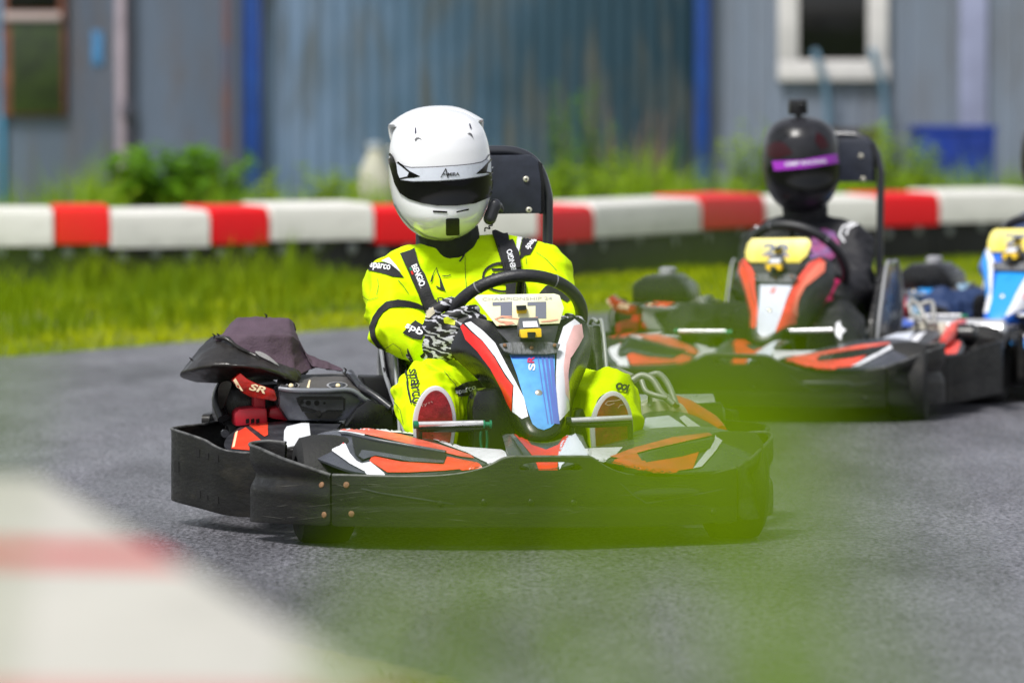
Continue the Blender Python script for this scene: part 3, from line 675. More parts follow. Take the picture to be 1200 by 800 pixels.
    # --- nose: two hoods and a middle ridge behind the bumper
    lrow = [[(358, 534, .30), (385, 543, .17), (410, 554, .14), (440, 557, .10), (480, 558, .07), (520, 556, .05), (560, 549, .035), (592, 538, .03), (612, 544, .03)],
            [(360, 522, .36), (388, 522, .28), (415, 534, .20), (445, 543, .16), (485, 547, .14), (525, 546, .11), (562, 541, .09), (590, 534, .09), (612, 542, .08)],
            [(368, 511, .42), (392, 508, .37), (420, 512, .32), (450, 519, .28), (490, 527, .24), (530, 534, .20), (562, 535, .17), (590, 530, .15), (612, 538, .12)],
            [(385, 505, .47), (400, 502, .46), (425, 502, .46), (455, 503, .45), (490, 508, .42), (522, 518, .36), (550, 526, .30), (588, 527, .24), (612, 530, .18)],
            [(392, 512, .52), (405, 508, .53), (430, 506, .55), (460, 506, .56), (492, 510, .54), (524, 521, .48), (552, 529, .42), (588, 530, .34), (612, 530, .28)]]
    lh = loft([[P(*q) for q in r_] for r_ in lrow], 2, .006)
    # right hood: the mirror image, set so that it meets the bumper on its side
    rh = mir(lh, .012)
    for v in rh.vertices:
        if v.co.x > .2: v.co.x = .2+(v.co.x-.2)*.93
    nose = add('nose_panel', join([lh, rh]), NOSE)
    crow = [[(596, 537, .04), (612, 547, .03), (628, 551, .028), (650, 551, .028), (668, 546, .03), (694, 538, .04)],
            [(592, 524, .12), (606, 522, .10), (626, 541, .10), (652, 541, .10), (676, 520, .10), (688, 526, .12)],
            [(590, 512, .22), (600, 507, .20), (622, 524, .20), (650, 524, .20), (670, 507, .20), (682, 512, .22)],
            [(588, 512, .30), (598, 507, .30), (618, 520, .30), (652, 520, .30), (672, 507, .30), (684, 512, .30)]]
    cp = add('nose_ridge', loft([[P(*q) for q in r_] for r_ in crow], 2, .006), NOSE)
    tn = bvh(nose.data, cp.data)
    fr_ = lambda nm, polys, m, par=nose, off=.0016, L_=4: add(nm, decal([[tuple(p) for p in pl] for pl in polys], tn, off=off+.0016, L_=L_), m, par)
    fr_('sticker', [[(602, 510), (609, 506), (622, 522), (640, 528), (655, 522), (664, 508), (668, 509), (655, 535), (653, 550), (631, 550), (624, 536)]], S1, cp)
    fr_('sticker', [[(658, 520), (667, 508), (674, 509), (681, 520), (690, 536), (668, 538), (655, 549), (654, 536)]], WHTB, cp)
    fr_('sticker', [[(598, 511), (601, 510), (622, 536), (628, 550), (621, 550), (612, 534)]], GRYP, cp, .003)
    # left hood graphics
    fr_('sticker', [[(398, 505), (410, 502), (432, 503), (470, 510), (515, 522), (552, 534), (556, 538), (540, 536), (500, 526), (455, 516), (420, 508)]], S2)
    fr_('sticker', [[(386, 505), (410, 503), (396, 506), (425, 514), (430, 506), (470, 508), (500, 512), (520, 521), (552, 533), (553, 529), (530, 520), (500, 508), (460, 503), (420, 502)]], WHT, off=.0012)
    fr_('sticker', [[(436, 535), (470, 542), (520, 545), (524, 536), (560, 543), (566, 547.5), (558, 549), (520, 552.5), (480, 554.5), (454, 554.5), (433, 541)]], S3)
    fr_('sticker', [[(534, 524), (562, 526), (588, 528), (597, 534), (588, 541), (577, 546), (560, 538)]], WHT)
    fr_('sticker', [[(373, 511), (394, 516), (405, 521), (410, 532), (418, 541), (424, 544), (434, 542), (452, 556.5), (430, 554.5), (410, 544), (389, 529), (399, 532.5), (392.5, 519)]], WHT)
    fr_('sticker', [[(382, 511), (400, 515), (404, 522), (392, 516)]], REDS, off=.002)
    # recessed slot in the hood: a dark trough with a raised lip
    slot = [(412, 512), (440, 519), (480, 526), (523, 533), (521, 544), (480, 542), (440, 535), (424, 541), (416, 533)]
    fr_('air_slot', [slot], mat('slot black', (.003, .003, .004), .5), off=.002); fr_('slot_floor', [[(424, 529), (440, 531), (480, 537.5), (521, 541.5), (520, 544.5), (480, 542.5), (440, 535.5), (426, 540), (420, 536)]], NOSE, off=.0035)
    add('slot_lip', sweep([tn.ray_cast(FK.C, FK.ray(*q))[0]+Vector((0, -.003, .003)) for q in ((400, 509), (410, 510), (440, 516.5), (480, 523.5), (522, 531))], .0045, 8), NOSE, nose)
    # right hood graphics
    fr_('sticker', [[(714, 536), (745, 525), (790, 513), (830, 508), (835, 511), (800, 519), (760, 528), (725, 538)]], S2)
    fr_('sticker', [[(704, 546), (735, 534), (746, 532), (752, 541), (780, 539), (820, 528), (812, 550), (785, 554), (745, 553), (718, 549)]], S3)
    fr_('sticker', [[(682, 527), (700, 526), (730, 525), (722, 533), (702, 544), (690, 534)]], WHT)
    fr_('sticker', [[(838, 511), (848, 508), (846, 518), (838, 530), (822, 548), (812, 550), (826, 532), (836, 520)]], WHT)
    fr_('air_slot', [[(751, 534), (790, 524), (838, 515), (832, 527), (800, 536), (757, 543)]], BLKG, off=.002)
    # --- steering fairing
    rows = [[(543, 376, .62), (553, 371, .60), (578, 378, .57), (615, 382, .56), (650, 378, .57), (674, 370, .60), (686, 376, .62)],
            [(534, 398, .62), (548, 389, .565), (583, 402, .53), (615, 404, .52), (650, 402, .53), (680, 387, .565), (691, 394, .62)],
            [(524, 412, .62), (563, 409, .50), (594, 420, .465), (622, 420, .46), (650, 420, .465), (677, 414, .50), (692, 418, .62)],
            [(556, 438, .58), (580, 440, .435), (605, 445, .405), (626, 445, .40), (652, 445, .405), (668, 441, .44), (678, 448, .58)],
            [(588, 470, .52), (598, 470, .37), (613, 472, .345), (631, 472, .34), (652, 472, .345), (664, 470, .37), (669, 474, .52)],
            [(597, 489, .46), (603, 489, .32), (620, 494, .30), (634, 495, .295), (650, 494, .30), (664, 486, .32), (668, 490, .46)],
            [(603, 500, .42), (614, 507, .285), (624, 512, .272), (634, 514, .268), (645, 512, .272), (656, 503, .285), (665, 499, .42)],
            [(605, 502, .42), (616, 511, .30), (625, 516, .29), (634, 517, .285), (644, 515, .29), (655, 507, .30), (664, 501, .42)]]
    fa = add('steering_fairing', loft([[P(*q) for q in r_] for r_ in rows], 2, .006), st['fair'])
    tf = bvh(fa.data)
    fd = lambda nm, polys, m, off=.0016: add(nm, decal(polys, tf, off=off, L_=5), m, fa)
    fd('sticker', [[(540, 383), (543, 380), (553, 390), (566, 401), (580, 420), (592, 441), (601, 452), (600, 482), (594, 471), (588, 456), (575, 432), (560, 412), (546, 398)]], S1)
    fd('sticker', [[(545, 379), (552, 377), (566, 388), (580, 402), (592, 425), (604, 447), (614, 466), (619, 488), (612, 491), (601, 482), (602, 452), (592, 438), (580, 418), (566, 400), (553, 388)]], st.get('flank', WHT))
    fd('sticker', [[(660, 383), (673, 374), (679, 379), (683, 391), (677, 406), (667, 420), (665, 450), (667, 480), (661, 487), (652, 497), (651, 440), (653, 405)]], st.get('flank', WHT))
    fd('sticker', [[(672, 382), (681, 380), (683, 395), (676, 408), (668, 420), (665, 440), (667, 470), (662, 462), (660, 430), (664, 402)]], st['pale'], .0024)
    fd('sticker', [[(597, 416), (626, 416.5), (650, 415.5), (650, 440), (652, 470), (652, 495), (645, 501), (637, 504), (630, 502), (624, 497), (618, 480), (612, 460), (606, 440)]], CEN, .0018)
    if lead:
        fd('sticker', [[(598, 417), (649, 416.5), (649, 421), (600, 421)]], BLUD, .0026)
        for a, b, wd in ((630, 642, 1.3), (635, 646.5, 2.2), (640, 650, 3.2), (645.5, 653, 4)): fd('sticker', [strip([(a, 417), ((a*.55+b*.45), 455), (b, 497)], wd)], BLUV, .003)
        add('lettering', text_px('S', 623, 431, 8, 8, -86, tf, bold=.03, off=.0036, L_=2), WHT, fa); add('lettering', text_px('R', 622, 422.5, 7.5, 8, -86, tf, bold=.03, off=.0036, L_=2), PINKG, fa)
    else:
        add('lettering', text_px('S', 624, 429, 9, 9, -6, tf, bold=.03, shear=.2), S1, fa)
    h = tf.ray_cast(FK.C, FK.ray(631, 461)); add('bolt', disc(h[0], (0, -1, .5), .0095, .005), SCREW, fa)
    # --- number plate, its carrier and the timing box
    pc = [(556, 349), (560, 345.5), (650, 344), (656, 346), (661, 361), (656, 379), (582, 382)]
    if not lead: pc = [(556, 366), (558, 352), (564, 344), (650, 342), (657, 345), (661, 352), (657, 370), (646, 382), (566, 383), (558, 376)]
    sl_ = lambda q, y0: P(q[0], q[1], y0+(q[1]-345)*-.0009)
    pl = add('number_plate', prism([sl_(q, .585) for q in pc], (0, .006, 0), .002), PLT)
    tp = bvh(pl.data)
    for k, x0 in enumerate((577, 618)):
        add('numeral', decal([[(x0, 354), (x0+23 if k == 0 else x0+22, 353.5), (x0+23 if k == 0 else x0+22, 373), (x0+9.5, 373), (x0+9.5, 358), (x0, 358.3)]], tp, off=.001), NUMG, pl) if lead else None
    if not lead: add('numeral', text_px(st['num'], 606, 362, 44, 20, 0, tp, off=.001, bold=.05), NUMG, pl)
    if lead:
        add('lettering', text_px('CHAMPIONSHIP 24', 606, 350, 82, 3.6, -.8, tp, off=.001, bold=.01), mat('faint grey print', (.42, .42, .40), .5), pl)
        add('script', decal([strip([(600, 371), (588, 371), (580, 374), (586, 377), (600, 378), (604, 380), (594, 382), (584, 381)], [1, 2, 2.2, 2.4, 2.4, 2, 1.6, .8]), strip([(634, 377), (645, 376), (654, 374.5)], [1, 2, 1])], tp, off=.0015), ORGS, pl)
    add('script', decal([strip([(590, 372), (610, 374), (630, 372)], 1.2)], tp, off=.0012), ORGS, pl)
    add('plate_carrier', prism([P(*q) for q in ((580, 384, .56), (655, 380.5, .56), (650, 401, .5), (597, 402, .5))], (0, .02, -.004), .003), GRYP)
    add('clamp_strip', prism([P(*q) for q in ((585, 402.5, .475), (600, 400.5, .475), (645, 400.5, .475), (657, 403, .475), (653, 413, .455), (640, 415, .455), (600, 415, .455), (591, 411, .455))], (0, .012, -.002), .003), mat('scratched grey plastic', (.09, .095, .11), .5, var=.5, vscale=60, stretch=(3, 1, 1), bump=.3, bscale=90))
    for q in ((591.5, 404.5), (623, 407.5), (650, 404.5)): add('bolt', disc(P(q[0], q[1], .462), (0, -1, .4), .0045, .003), RUST, pl)
    tbx = add('timing_box', prism([P(*q) for q in ((608, 372, .50), (631, 371.5, .50), (634, 385, .455), (608.5, 386, .455))], (0, .035, -.02), .004), mat('grey box', (.08, .085, .10), .4))
    add('yellow_end', prism([P(*q) for q in ((609, 386, .452), (634.5, 384.5, .452), (635, 395, .448), (611, 396, .448))], (0, .03, 0), .003), YEL, tbx)
    add('label_sticker', prism([P(*q) for q in ((612.5, 376.5, .482), (629, 376, .482), (631, 383, .456), (613.5, 383.5, .456))], (0, .002, .0), .0), WHT, tbx)
    add('plug', prism([P(*q) for q in ((618, 389, .444), (628, 389, .444), (627, 397, .44), (619, 397, .44))], (0, .01, 0), .002), BLKG, tbx)
    add('clip', prism([P(*q) for q in ((605, 358, .56), (617, 357.5, .56), (617, 363, .545), (606, 363.5, .545))], (0, .012, 0), .002), BLKG, pl)
    add('clip_base', prism([P(*q) for q in ((605, 363, .556), (618, 362, .556), (617, 367, .556), (606, 367.5, .556))], (0, .004, 0), .001), YEL, pl)
    # --- steering wheel and column
    Cw = P(603, 378, .80); Rw = .166; ring = []
    for i in range(26):
        a = 2*math.pi*i/26; u, v = math.cos(a)*Rw, math.sin(a)*Rw
        if abs(math.sin(a)) > .8: v *= 1.0
        q = Vector((u, -v*.70, v*.714)); q = Matrix.Rotation(R(st.get('wroll', -4)), 3, 'Y') @ q; ring.append(Cw+q)
    sw = add('steering_wheel', sweep(ring, .0158, 14, True, 4), mat('wheel grip', (.018, .018, .022), .42, bump=.2, bscale=200, rvar=.1))
    for i in (4, 9): add('seam_ring', sweep([ring[i]*.985+ring[i+1]*.015, ring[i]*.9+ring[i+1]*.1], .0166, 14, sub=2), mat('grey seam', (.2, .2, .22), .5), sw)
    add('hub', disc(Cw+Vector((0, -.02, -.02)), (0, -.7, -.7), .045, .012), BLKG, sw)
    for a in (-2.6, -.5, 1.57): add('spoke', sweep([Cw+Vector((0, -.02, -.02)), Cw+Vector((math.cos(a)*Rw*.5, -math.sin(a)*Rw*.35-.01, math.sin(a)*Rw*.35-.01)), Cw+Vector((math.cos(a)*Rw, -math.sin(a)*Rw*.7, math.sin(a)*Rw*.714))], .011, 8), BLKG, sw)
    add('steering_column', sweep([Cw, Cw+Vector((0, -.25, -.25)), (0.01, .36, .13)], .011), FRAME)
    # --- pedals and leg shields
    for (x0, y0, x1, y1, yy) in ((489, 497, 566, 495.5, .33), (668, 492.5, 740, 489, .33)):
        pd = add('pedal', sweep([P(x0, y0, yy), P((x0+x1)/2, (y0+y1)/2, yy), P(x1, y1, yy)], .0068, 12), STEEL)
        add('pedal_bracket', sweep([P(x0+1, y0+5, yy+.01), P((x0+x1)/2, (y0+y1)/2+6, yy+.012), P(x1, y1+6, yy+.01)], .008, 8), BLKG, pd)
        add('pedal_arm', sweep([P(x1-2, y1+4, yy+.01), P(x1-1, y1+25, yy+.03), P(x1-1, y1+50, yy+.05)], .007, 8), FRAME, pd)
        add('pedal_arm', sweep([P(x0+2, y0+4, yy+.01), P(x0+3, y0+28, yy+.03), P(x0+3, y0+50, yy+.05)], .007, 8), FRAME, pd)
        add('end_cap', disc(P(x0-1.5, y0+.5, yy), (1, 0, 0), .0095, .006), GREEN if x0 < 600 else BLKG, pd)
    me = lathe([(-.010, .004), (-.010, .010), (-.006, .010), (-.005, .006), (.005, .006), (.006, .010), (.010, .010), (.010, .004)], 'X', P(571, 497, .33), 18)
    add('pedal_spool', join([me, sweep([P(564, 504, .34), P(563, 514, .345), P(565, 528, .35)], .0035, 8), sweep([P(570, 504, .34), P(571, 516, .345), P(570, 530, .35)], .0035, 8)]), GREEN)
    add('leg_shield', join([slab([(555, 525), (553, 478), (555, 466), (561, 458), (585, 455), (601, 470), (604, 505), (600, 527)], .46, .10, .008)]), BLKG)
    add('leg_shield', join([slab([(672, 525), (670, 500), (674, 480), (684, 478), (690, 500), (690, 525)], .50, .06, .008)]), BLKG)
    # --- seat: a moulded bucket
    rws = []
    for i in range(9):
        s = i/8; row = []
        yc = .74+.50*min(1, s*1.7)+.10*max(0, s-.5); zb = .10 if s < .5 else .10+(s-.5)*.62
        for k in range(13):
            a = -1+2*k/12; hw = .235+.03*s; wz = (.10+.22*min(1, s*1.5))*abs(a)**3.2
            row.append(Vector((hw*math.copysign(abs(a)**.75, a), yc-.16*max(0, s-.35)*abs(a)**2.5, min(.44-.06*(1-abs(a)), zb+wz*(1 if s < .6 else 1-(s-.6)*1.2)))))
        rws.append(row)
    seat = add('seat', loft(rws, 2, .008), BLKG)
    add('seat_rim', sweep([r_[0] for r_ in rws]+[rws[-1][k] for k in range(1, 12)]+[r_[-1] for r_ in rws[::-1]], .006, 8, sub=3), mat('light grey rim', (.30, .31, .33), .35), seat)
    for s in (-1, 1):                                             # upright side wings with a light edge
        xw = P(706, 400, 1.0).x if s > 0 else P(462, 430, 1.0).x
        wg = add('seat_wing', prism([(xw, .80, .14), (xw, 1.20, .12), (xw+s*.004, 1.30, .34), (xw+s*.004, 1.22, .475), (xw, 1.03, .48), (xw-s*.01, .87, .30)], (-s*.02, 0, 0), .006), BLKG)
        add('wing_edge', sweep([(xw+s*.002, .85, .17), (xw+s*.002, .905, .30), (xw+s*.004, 1.02, .478), (xw+s*.004, 1.10, .485), (xw+s*.004, 1.22, .478), (xw+s*.004, 1.30, .34), (xw, 1.2, .13)], .005, 8), mat('light grey rim', (.30, .31, .33), .35), wg)
    # --- roll hoop and head pad
    L_, Rr = P(493, 300, 1.36), P(642, 300, 1.36); tz = P(600, 174, 1.36).z-.006
    hoop = [(Rr.x-.01, 1.36, .15), (Rr.x-.004, 1.36, .45), (Rr.x, 1.36, Rr.z+.1), (Rr.x-.004, 1.36, tz-.10), (Rr.x-.03, 1.36, tz-.035), (Rr.x-.08, 1.36, tz-.004), ((L_.x+Rr.x)/2, 1.36, tz), (L_.x+.08, 1.36, tz-.004), (L_.x+.03, 1.36, tz-.035), (L_.x+.004, 1.36, tz-.10), (L_.x, 1.36, Rr.z+.1), (L_.x+.004, 1.36, .45), (L_.x+.01, 1.36, .15)]
    rh_ = add('roll_hoop', sweep(hoop, .0132, 14, sub=6), mat('black powder coat', (.022, .024, .032), .3, coat=.3))
    pad = add('head_pad', slab([(508, 183), (622, 181.5), (631, 188), (634.5, 215), (634.5, 250), (500, 252), (500, 192)], 1.325, .022, .005), mat('black pad board', (.020, .024, .038), .42, var=.25, vscale=30, dirt=.25, dcol=(.045, .05, .07)))
    add('pad_corner', slab([(628, 186), (636, 192), (638, 215), (638, 250.5), (632, 251)], 1.335, .008, .002), BLKG, pad)
    for q in ((616.5, 210), (620, 246), (514, 212), (514, 247)):
        sc = add('screw', disc(P(q[0], q[1], 1.323), (0, -1, 0), .0078, .0035), mat('cream screw', (.62, .60, .50), .35, .4), pad)
        add('recess', disc(P(q[0], q[1], 1.3195), (0, -1, 0), .0026, .0006), BLKG, sc)
    # --- side pods (walls, decks) on both sides, from the same measurements
    pw = [(345, 524, 604, .50), (318, 529, 606, .53), (292, 531, 606, .58), (270, 529.5, 604, .64), (258, 526, 601.5, .68), (250, 522, 599, .71), (240, 516, 596, .76), (220, 509, 591, .84), (203, 503.5, 586.5, .93), (202, 502, 584, .99), (214, 500, 580, 1.04), (240, 497, 578, 1.10), (262, 492, 576, 1.18)]
    wl = wall(pw, dent=.004); cx = .012
    pwo = add('pod_wall', wl, BLK); add('top_edge', rim(pw, .0036), SCUF, pwo)
    wr = mir(wl, 0); k = .89
    for v in wr.vertices: v.co.x = .02+v.co.x*k*(.94 if v.co.y > .6 else .97)
    add('pod_wall', wr, BLK)
    tw = bvh(wl)
    for q, a in (((232, 531), 4.5), ((254, 537), 4.5), ((243, 534), 3.5), ((233, 579), 4.5), ((254, 586), 4.6), ((242, 583), 3.5), ((207, 547), 6)):
        h = tw.ray_cast(FK.C, FK.ray(*q))
        if h[0]: add('rivet_hole', decal([[(q[0]-a*.45, q[1]-a), (q[0]+a*.45, q[1]-a), (q[0]+a*.5, q[1]+a), (q[0]-a*.4, q[1]+a)]], tw, off=.001), mat('hole black', (.002, .002, .002), .9), t)
    def sq(me):
        for v in me.vertices: v.co.x = .02+v.co.x*.835
        return me
    drow = [[(262, 530, .67), (292, 532, .60), (330, 534, .55), (372, 536, .52)],
            [(262, 517, .80), (296, 516, .76), (335, 519, .72), (380, 520, .70)],
            [(272, 508, .90), (305, 505, .88), (335, 505, .86), (392, 508, .84)],
            [(285, 499, 1.0), (318, 493, .98), (345, 492, .97), (402, 494, .95)],
            [(290, 500, 1.1), (320, 496, 1.1), (345, 494, 1.1), (402, 496, 1.1)]]
    dk = loft([[P(*q) for q in r_] for r_ in drow], 2, .006)
    d1 = add('pod_deck', dk, GRYP); d2 = add('pod_deck', sq(mir(dk, .0)), GRYP)
    td = bvh(dk)
    dd = lambda polys, m, off=.0016: decal(polys, td, off=off, L_=6)
    ink = [[(271, 526), (275, 508), (288, 501), (313, 522), (312, 528), (292, 528)], [(292, 499), (314, 491), (314, 510), (310, 512)]]
    m1 = dd(ink, S3); add('sticker', m1, S3, d1); add('sticker', sq(mir(m1.copy())), S3, d2)
    m1 = dd([[(333, 505), (336, 500), (362, 494), (364, 512), (368, 514), (356, 526), (332, 526)]], WHT); add('sticker', m1, WHT, d1); add('sticker', sq(mir(m1.copy())), WHT, d2)
    m1 = dd([[(276, 507), (279, 505), (275, 524), (272, 525)]], CREAM, .0022); add('sticker', m1, CREAM, d1)
    # --- left: tank housing, tail lamp, ducts
    front = [(326, 454), (345, 456), (440, 456), (470, 470), (474, 494), (330, 494), (328, 480)]
    hs = add('tank_housing', join([slab([(328, 455), (411, 456), (431, 472), (404, 493), (338, 493), (327, 476)], .93, .20, .008), slab([(408, 438), (413, 437), (432, 460), (461, 478), (461, 498), (405, 498), (431, 472)], .97, .16, .012)]), st.get('hs', NOSE))
    trw = [[(322, 452, .95), (345, 455, .915), (380, 457, .91), (410, 456, .915), (424, 466, .93)],
           [(326, 444, 1.04), (348, 446, 1.02), (380, 446, 1.02), (408, 444, 1.02), (420, 452, 1.02)],
           [(330, 440, 1.16), (352, 438, 1.14), (380, 436.5, 1.14), (408, 436, 1.14), (416, 442, 1.14)],
           [(332, 446, 1.24), (352, 444, 1.24), (380, 443, 1.24), (408, 443, 1.24), (416, 448, 1.24)]]
    tl = add('housing_top', loft([[P(*q) for q in r_] for r_ in trw], 2, .006), mat('matte grey cover', (.075, .07, .068), .6, bump=.3, bscale=140, var=.15, vscale=20), hs)
    tt = bvh(tl.data)
    for cx_, cy_, rx_, ry_ in ((340, 452, 9, 2.6), (395, 452, 10, 2.8)):
        add('cup_ring', decal([[(cx_+rx_*1.25*math.cos(a*.3927), cy_+ry_*1.35*math.sin(a*.3927)) for a in range(16)]], tt, off=.002), SILV, hs)
        add('cup_hole', decal([[(cx_+rx_*math.cos(a*.3927), cy_+ry_*math.sin(a*.3927)) for a in range(16)]], tt, off=.0032), BLKG, hs)
        add('filler_pin', disc(P(cx_+1, cy_, .93), (0, -1, .6), .006, .004), CREAM, hs)
    add('sticker', decal([[(359, 456), (362, 446), (364, 446), (362, 456.5)]], tt, off=.002), CREAM, hs)
    th = bvh(hs.data)
    add('recess', decal([[(347, 466), (352, 464), (400, 464), (405, 467), (404, 480), (397, 482), (354, 482), (349, 472)]], th, off=.0015), BLKG, hs)
    add('recess_plate', decal([[(356, 468), (402, 468), (402, 480), (384, 480), (376, 484), (370, 480), (352, 475)]], th, off=.003), GRYP, hs)
    add('vent', decal([[(356, 483), (402, 482), (394, 490), (361, 490)]], th, off=.003), mat('hole black', (.002, .002, .002), .9), hs)
    for q, r_ in (((354, 471), 2), ((361, 472), 3.2), ((371, 472), 3.2), ((373, 484), 3.6), ((380, 472), 1.6)):
        add('hole', decal([[(q[0]+r_*math.cos(a*.5236), q[1]+r_*math.sin(a*.5236)) for a in range(12)]], th, off=.0045), mat('hole black', (.002, .002, .002), .9), hs)
    add('inner_panel', join([slab([(404, 497), (418, 478), (432, 468), (460, 478), (462, 502), (404, 503)], .90, .04, .008)]), BLKG, hs)
    add('housing_spine', sweep([P(411, 437, 1.1), P(422, 452, .98), P(440, 464, .93), P(458, 478, .9)], .009), GRYP, hs)
    add('battery_box', slab([(424, 441), (458, 442), (460, 480), (436, 478)], 1.16, .12, .008), mat('hole dark box', (.006, .006, .007), .5))
    tlm = add('tail_lamp', slab([(272, 446), (282, 437), (290, 444), (300, 449), (322, 457), (325, 468), (322, 470), (293, 465), (284, 460)], .90, .05, .006), TAILR)
    ttl = bvh(tlm.data)
    add('amber_lens', decal([[(271, 448), (276, 443), (285, 458), (282, 461)]], ttl, off=.0015), CREAM, tlm)
    add('lettering', text_px('SR', 302, 455, 20, 8, 14, ttl, off=.0015, bold=.03, shear=.2), CREAM, tlm)
    dct = add('cooling_duct', join([slab([(275, 485), (280, 479), (300, 477), (313, 478), (314, 496), (276, 500)], .98, .12, .01), slab([(314, 490), (316, 478), (330, 476), (338, 482), (338, 494)], 1.0, .1, .01), box(P(303, 470, 1.04), (.03, .06, .05), .008)]), CRED)
    tdd = bvh(dct.data)
    for i in range(3): add('slot', decal([[(288+i*6, 491), (292+i*6, 490), (292+i*6, 495), (288+i*6, 496)]], tdd, off=.0015), mat('hole black', (.002, .002, .002), .9), dct)
    add('hose', sweep([P(262, 490, 1.05), P(256, 470, 1.08), P(262, 452, 1.1), P(276, 448, 1.06)], .016), BLKG, dct)
    add('engine_cover', slab([(258, 500), (256, 472), (262, 452), (330, 448), (335, 496)], 1.08, .22, .015), BLKG)
    add('intake_cup', lathe([(0, .006), (0, .010), (.02, .010), (.02, .007), (.01, .005)], 'Y', P(264, 508, .96), 18), GRYP)
    if not lead:
        ab = add('air_box', slab([(300, 420), (312, 410), (372, 408), (388, 420), (394, 446), (300, 450)], .99, .20, .014), BLKG)
        add('air_box_lid', slab([(310, 412), (322, 404), (366, 402), (378, 411)], 1.0, .16, .008), GRYP, ab); add('intake', lathe([(0, .03), (.02, .03), (.026, .02)], 'Z', P(345, 402, 1.08), 20), SILV, ab)
        add('deck_sticker', decal([[(330, 453), (372, 456), (372, 448), (338, 446)]], tt, off=.002), S3, hs)
    add('edge_highlight', sweep([P(327, 455, .93), P(345, 457, .915), P(380, 457.5, .91), P(411, 457, .915), P(428, 468, .92), P(440, 474, .94), P(461, 480, .96)], .006, 8), mat('painted sky highlight', (.16, .17, .2), .3), hs)  # lighter tube paints a sky-lit highlight along the housing's top edge
    # --- right: engine, exhaust, guards
    eg = add('engine', join([box((.42, 1.12, .17), (.18, .20, .12), .02), box((.42, 1.10, .24), (.10, .12, .06), .012)]+[box((.42, 1.02+.018*i, .225), (.14, .006, .08), .001) for i in range(9)]), SILV)
    add('air_filter', lathe([(0, .035), (.08, .038), (.09, .02)], 'X', (.50, 1.02, .25), 22), BLKG, eg); add('muffler', lathe([(0, .02), (.01, .05), (.26, .05), (.27, .02)], 'X', (.36, 1.36, .24), 24), STEEL, eg)
    GUARD = mat('dull silver tube', (.33, .33, .32), .5, .3, dirt=.5, dcol=(.1, .1, .1))
    ex = add('exhaust_pipe', join([sweep([P(741, 446, 1.0), P(752, 440, 1.0), P(765, 445, .98), P(775, 460, .96), P(790, 474, .94)], .009), sweep([P(752, 446, .97), P(757, 458, .95), P(768, 463, .93), P(782, 466, .92)], .007), sweep([P(742, 441, 1.1), P(725, 434, 1.15), P(716, 432, 1.2)], .007), sweep([P(757, 442, 1.05), P(772, 438, 1.05), P(784, 452, 1.0), P(793, 476, .95)], .008), sweep([P(762, 458, .97), P(762, 476, .96)], .006)]), GUARD)
    add('fuel_can', slab([(752, 474), (770, 468), (800, 472), (812, 488), (808, 500), (752, 500)], .98, .10, .014), mat('cream tank', (.62, .60, .50), .4, dirt=.5, dcol=(.25, .22, .18)))
    # orange rail of the right pod
    rl = add('pod_rail', sweep([P(790, 468, 1.25), P(808, 478, 1.05), P(832, 494, .85), P(846, 504, .72)], [.012, .02, .022, .012]), S3)
    # right side deck: pale panel behind the wheel
    prow = [[(742, 508, .62), (780, 509, .60), (820, 507, .58), (846, 508, .58)],
            [(748, 498, .74), (785, 497, .72), (818, 499, .68), (842, 503, .66)],
            [(752, 488, .86), (786, 486, .84), (812, 490, .80), (830, 496, .76)],
            [(756, 484, .96), (784, 482, .94), (800, 484, .92), (815, 488, .90)]]
    pp = add('pod_panel', loft([[P(*q) for q in r_] for r_ in prow], 2, .006), GRYP); tpp = bvh(pp.data)
    add('sticker', decal([[(752, 502), (757, 490), (784, 487), (806, 502), (800, 507), (760, 507)]], tpp), WHTB, pp)
    add('sticker', decal([[(808, 503), (796, 490), (802, 487), (826, 504)]], tpp, off=.002), WHT, pp)
    # --- rear bumper
    add('rear_bumper', loft([[(x, 1.60+.06*(1-abs(x)/.62)**.5 if abs(x) < .62 else 1.56-.2*(abs(x)-.62)/.06, z) for x in (-.68, -.62, -.4, 0, .4, .62, .68)] for z in (.07, .09, .18, .24, .25)], 2, .02), BLK)
    return t

ST1 = dict(s1=REDS, s2=PINK, s3=ORNG, s4=PINK, cen=BLUE, plate=YELP, fair=BLKG, pale=PALE, num='11')
ST2 = dict(s1=ORNG, s2=PINK, s3=mat('salmon red sticker', (.72, .065, .045), .36, var=.2, vscale=16), s4=PINK, cen=WHTB, plate=YELL, fair=GRYP, pale=mat('salmon sticker', (.75, .18, .12), .4), num='22', flank=mat('salmon red sticker', (.72, .065, .045), .36, var=.2, vscale=16), hs=mat('pale grey housing', (.30, .31, .30), .4, dirt=.5, dcol=(.12, .12, .12)), steer=R(8), wroll=14)
ST3 = dict(s1=mat('sky blue panel', (.02, .28, .75), .3), s2=BLUD, s3=mat('sky blue panel', (.02, .28, .75), .3), s4=BLUD, cen=mat('sky blue panel', (.02, .28, .75), .3), plate=YELL, fair=mat('blue shell', (.015, .12, .55), .3), pale=REDS, num='7', hs=mat('pale blue housing', (.10, .34, .60), .35, c2=(.55, .60, .62), vscale=7), steer=0)
kart1 = build_kart(FK, 'leading kart with black bumpers, red and white bodywork and number 11 plate', ST1, True)
kart2 = build_kart(F2, 'second kart with orange red nose and yellow number plate, driven by the person in black', ST2)
kart3 = build_kart(F3, 'bright blue kart cut off by the right edge of the photo', ST3)

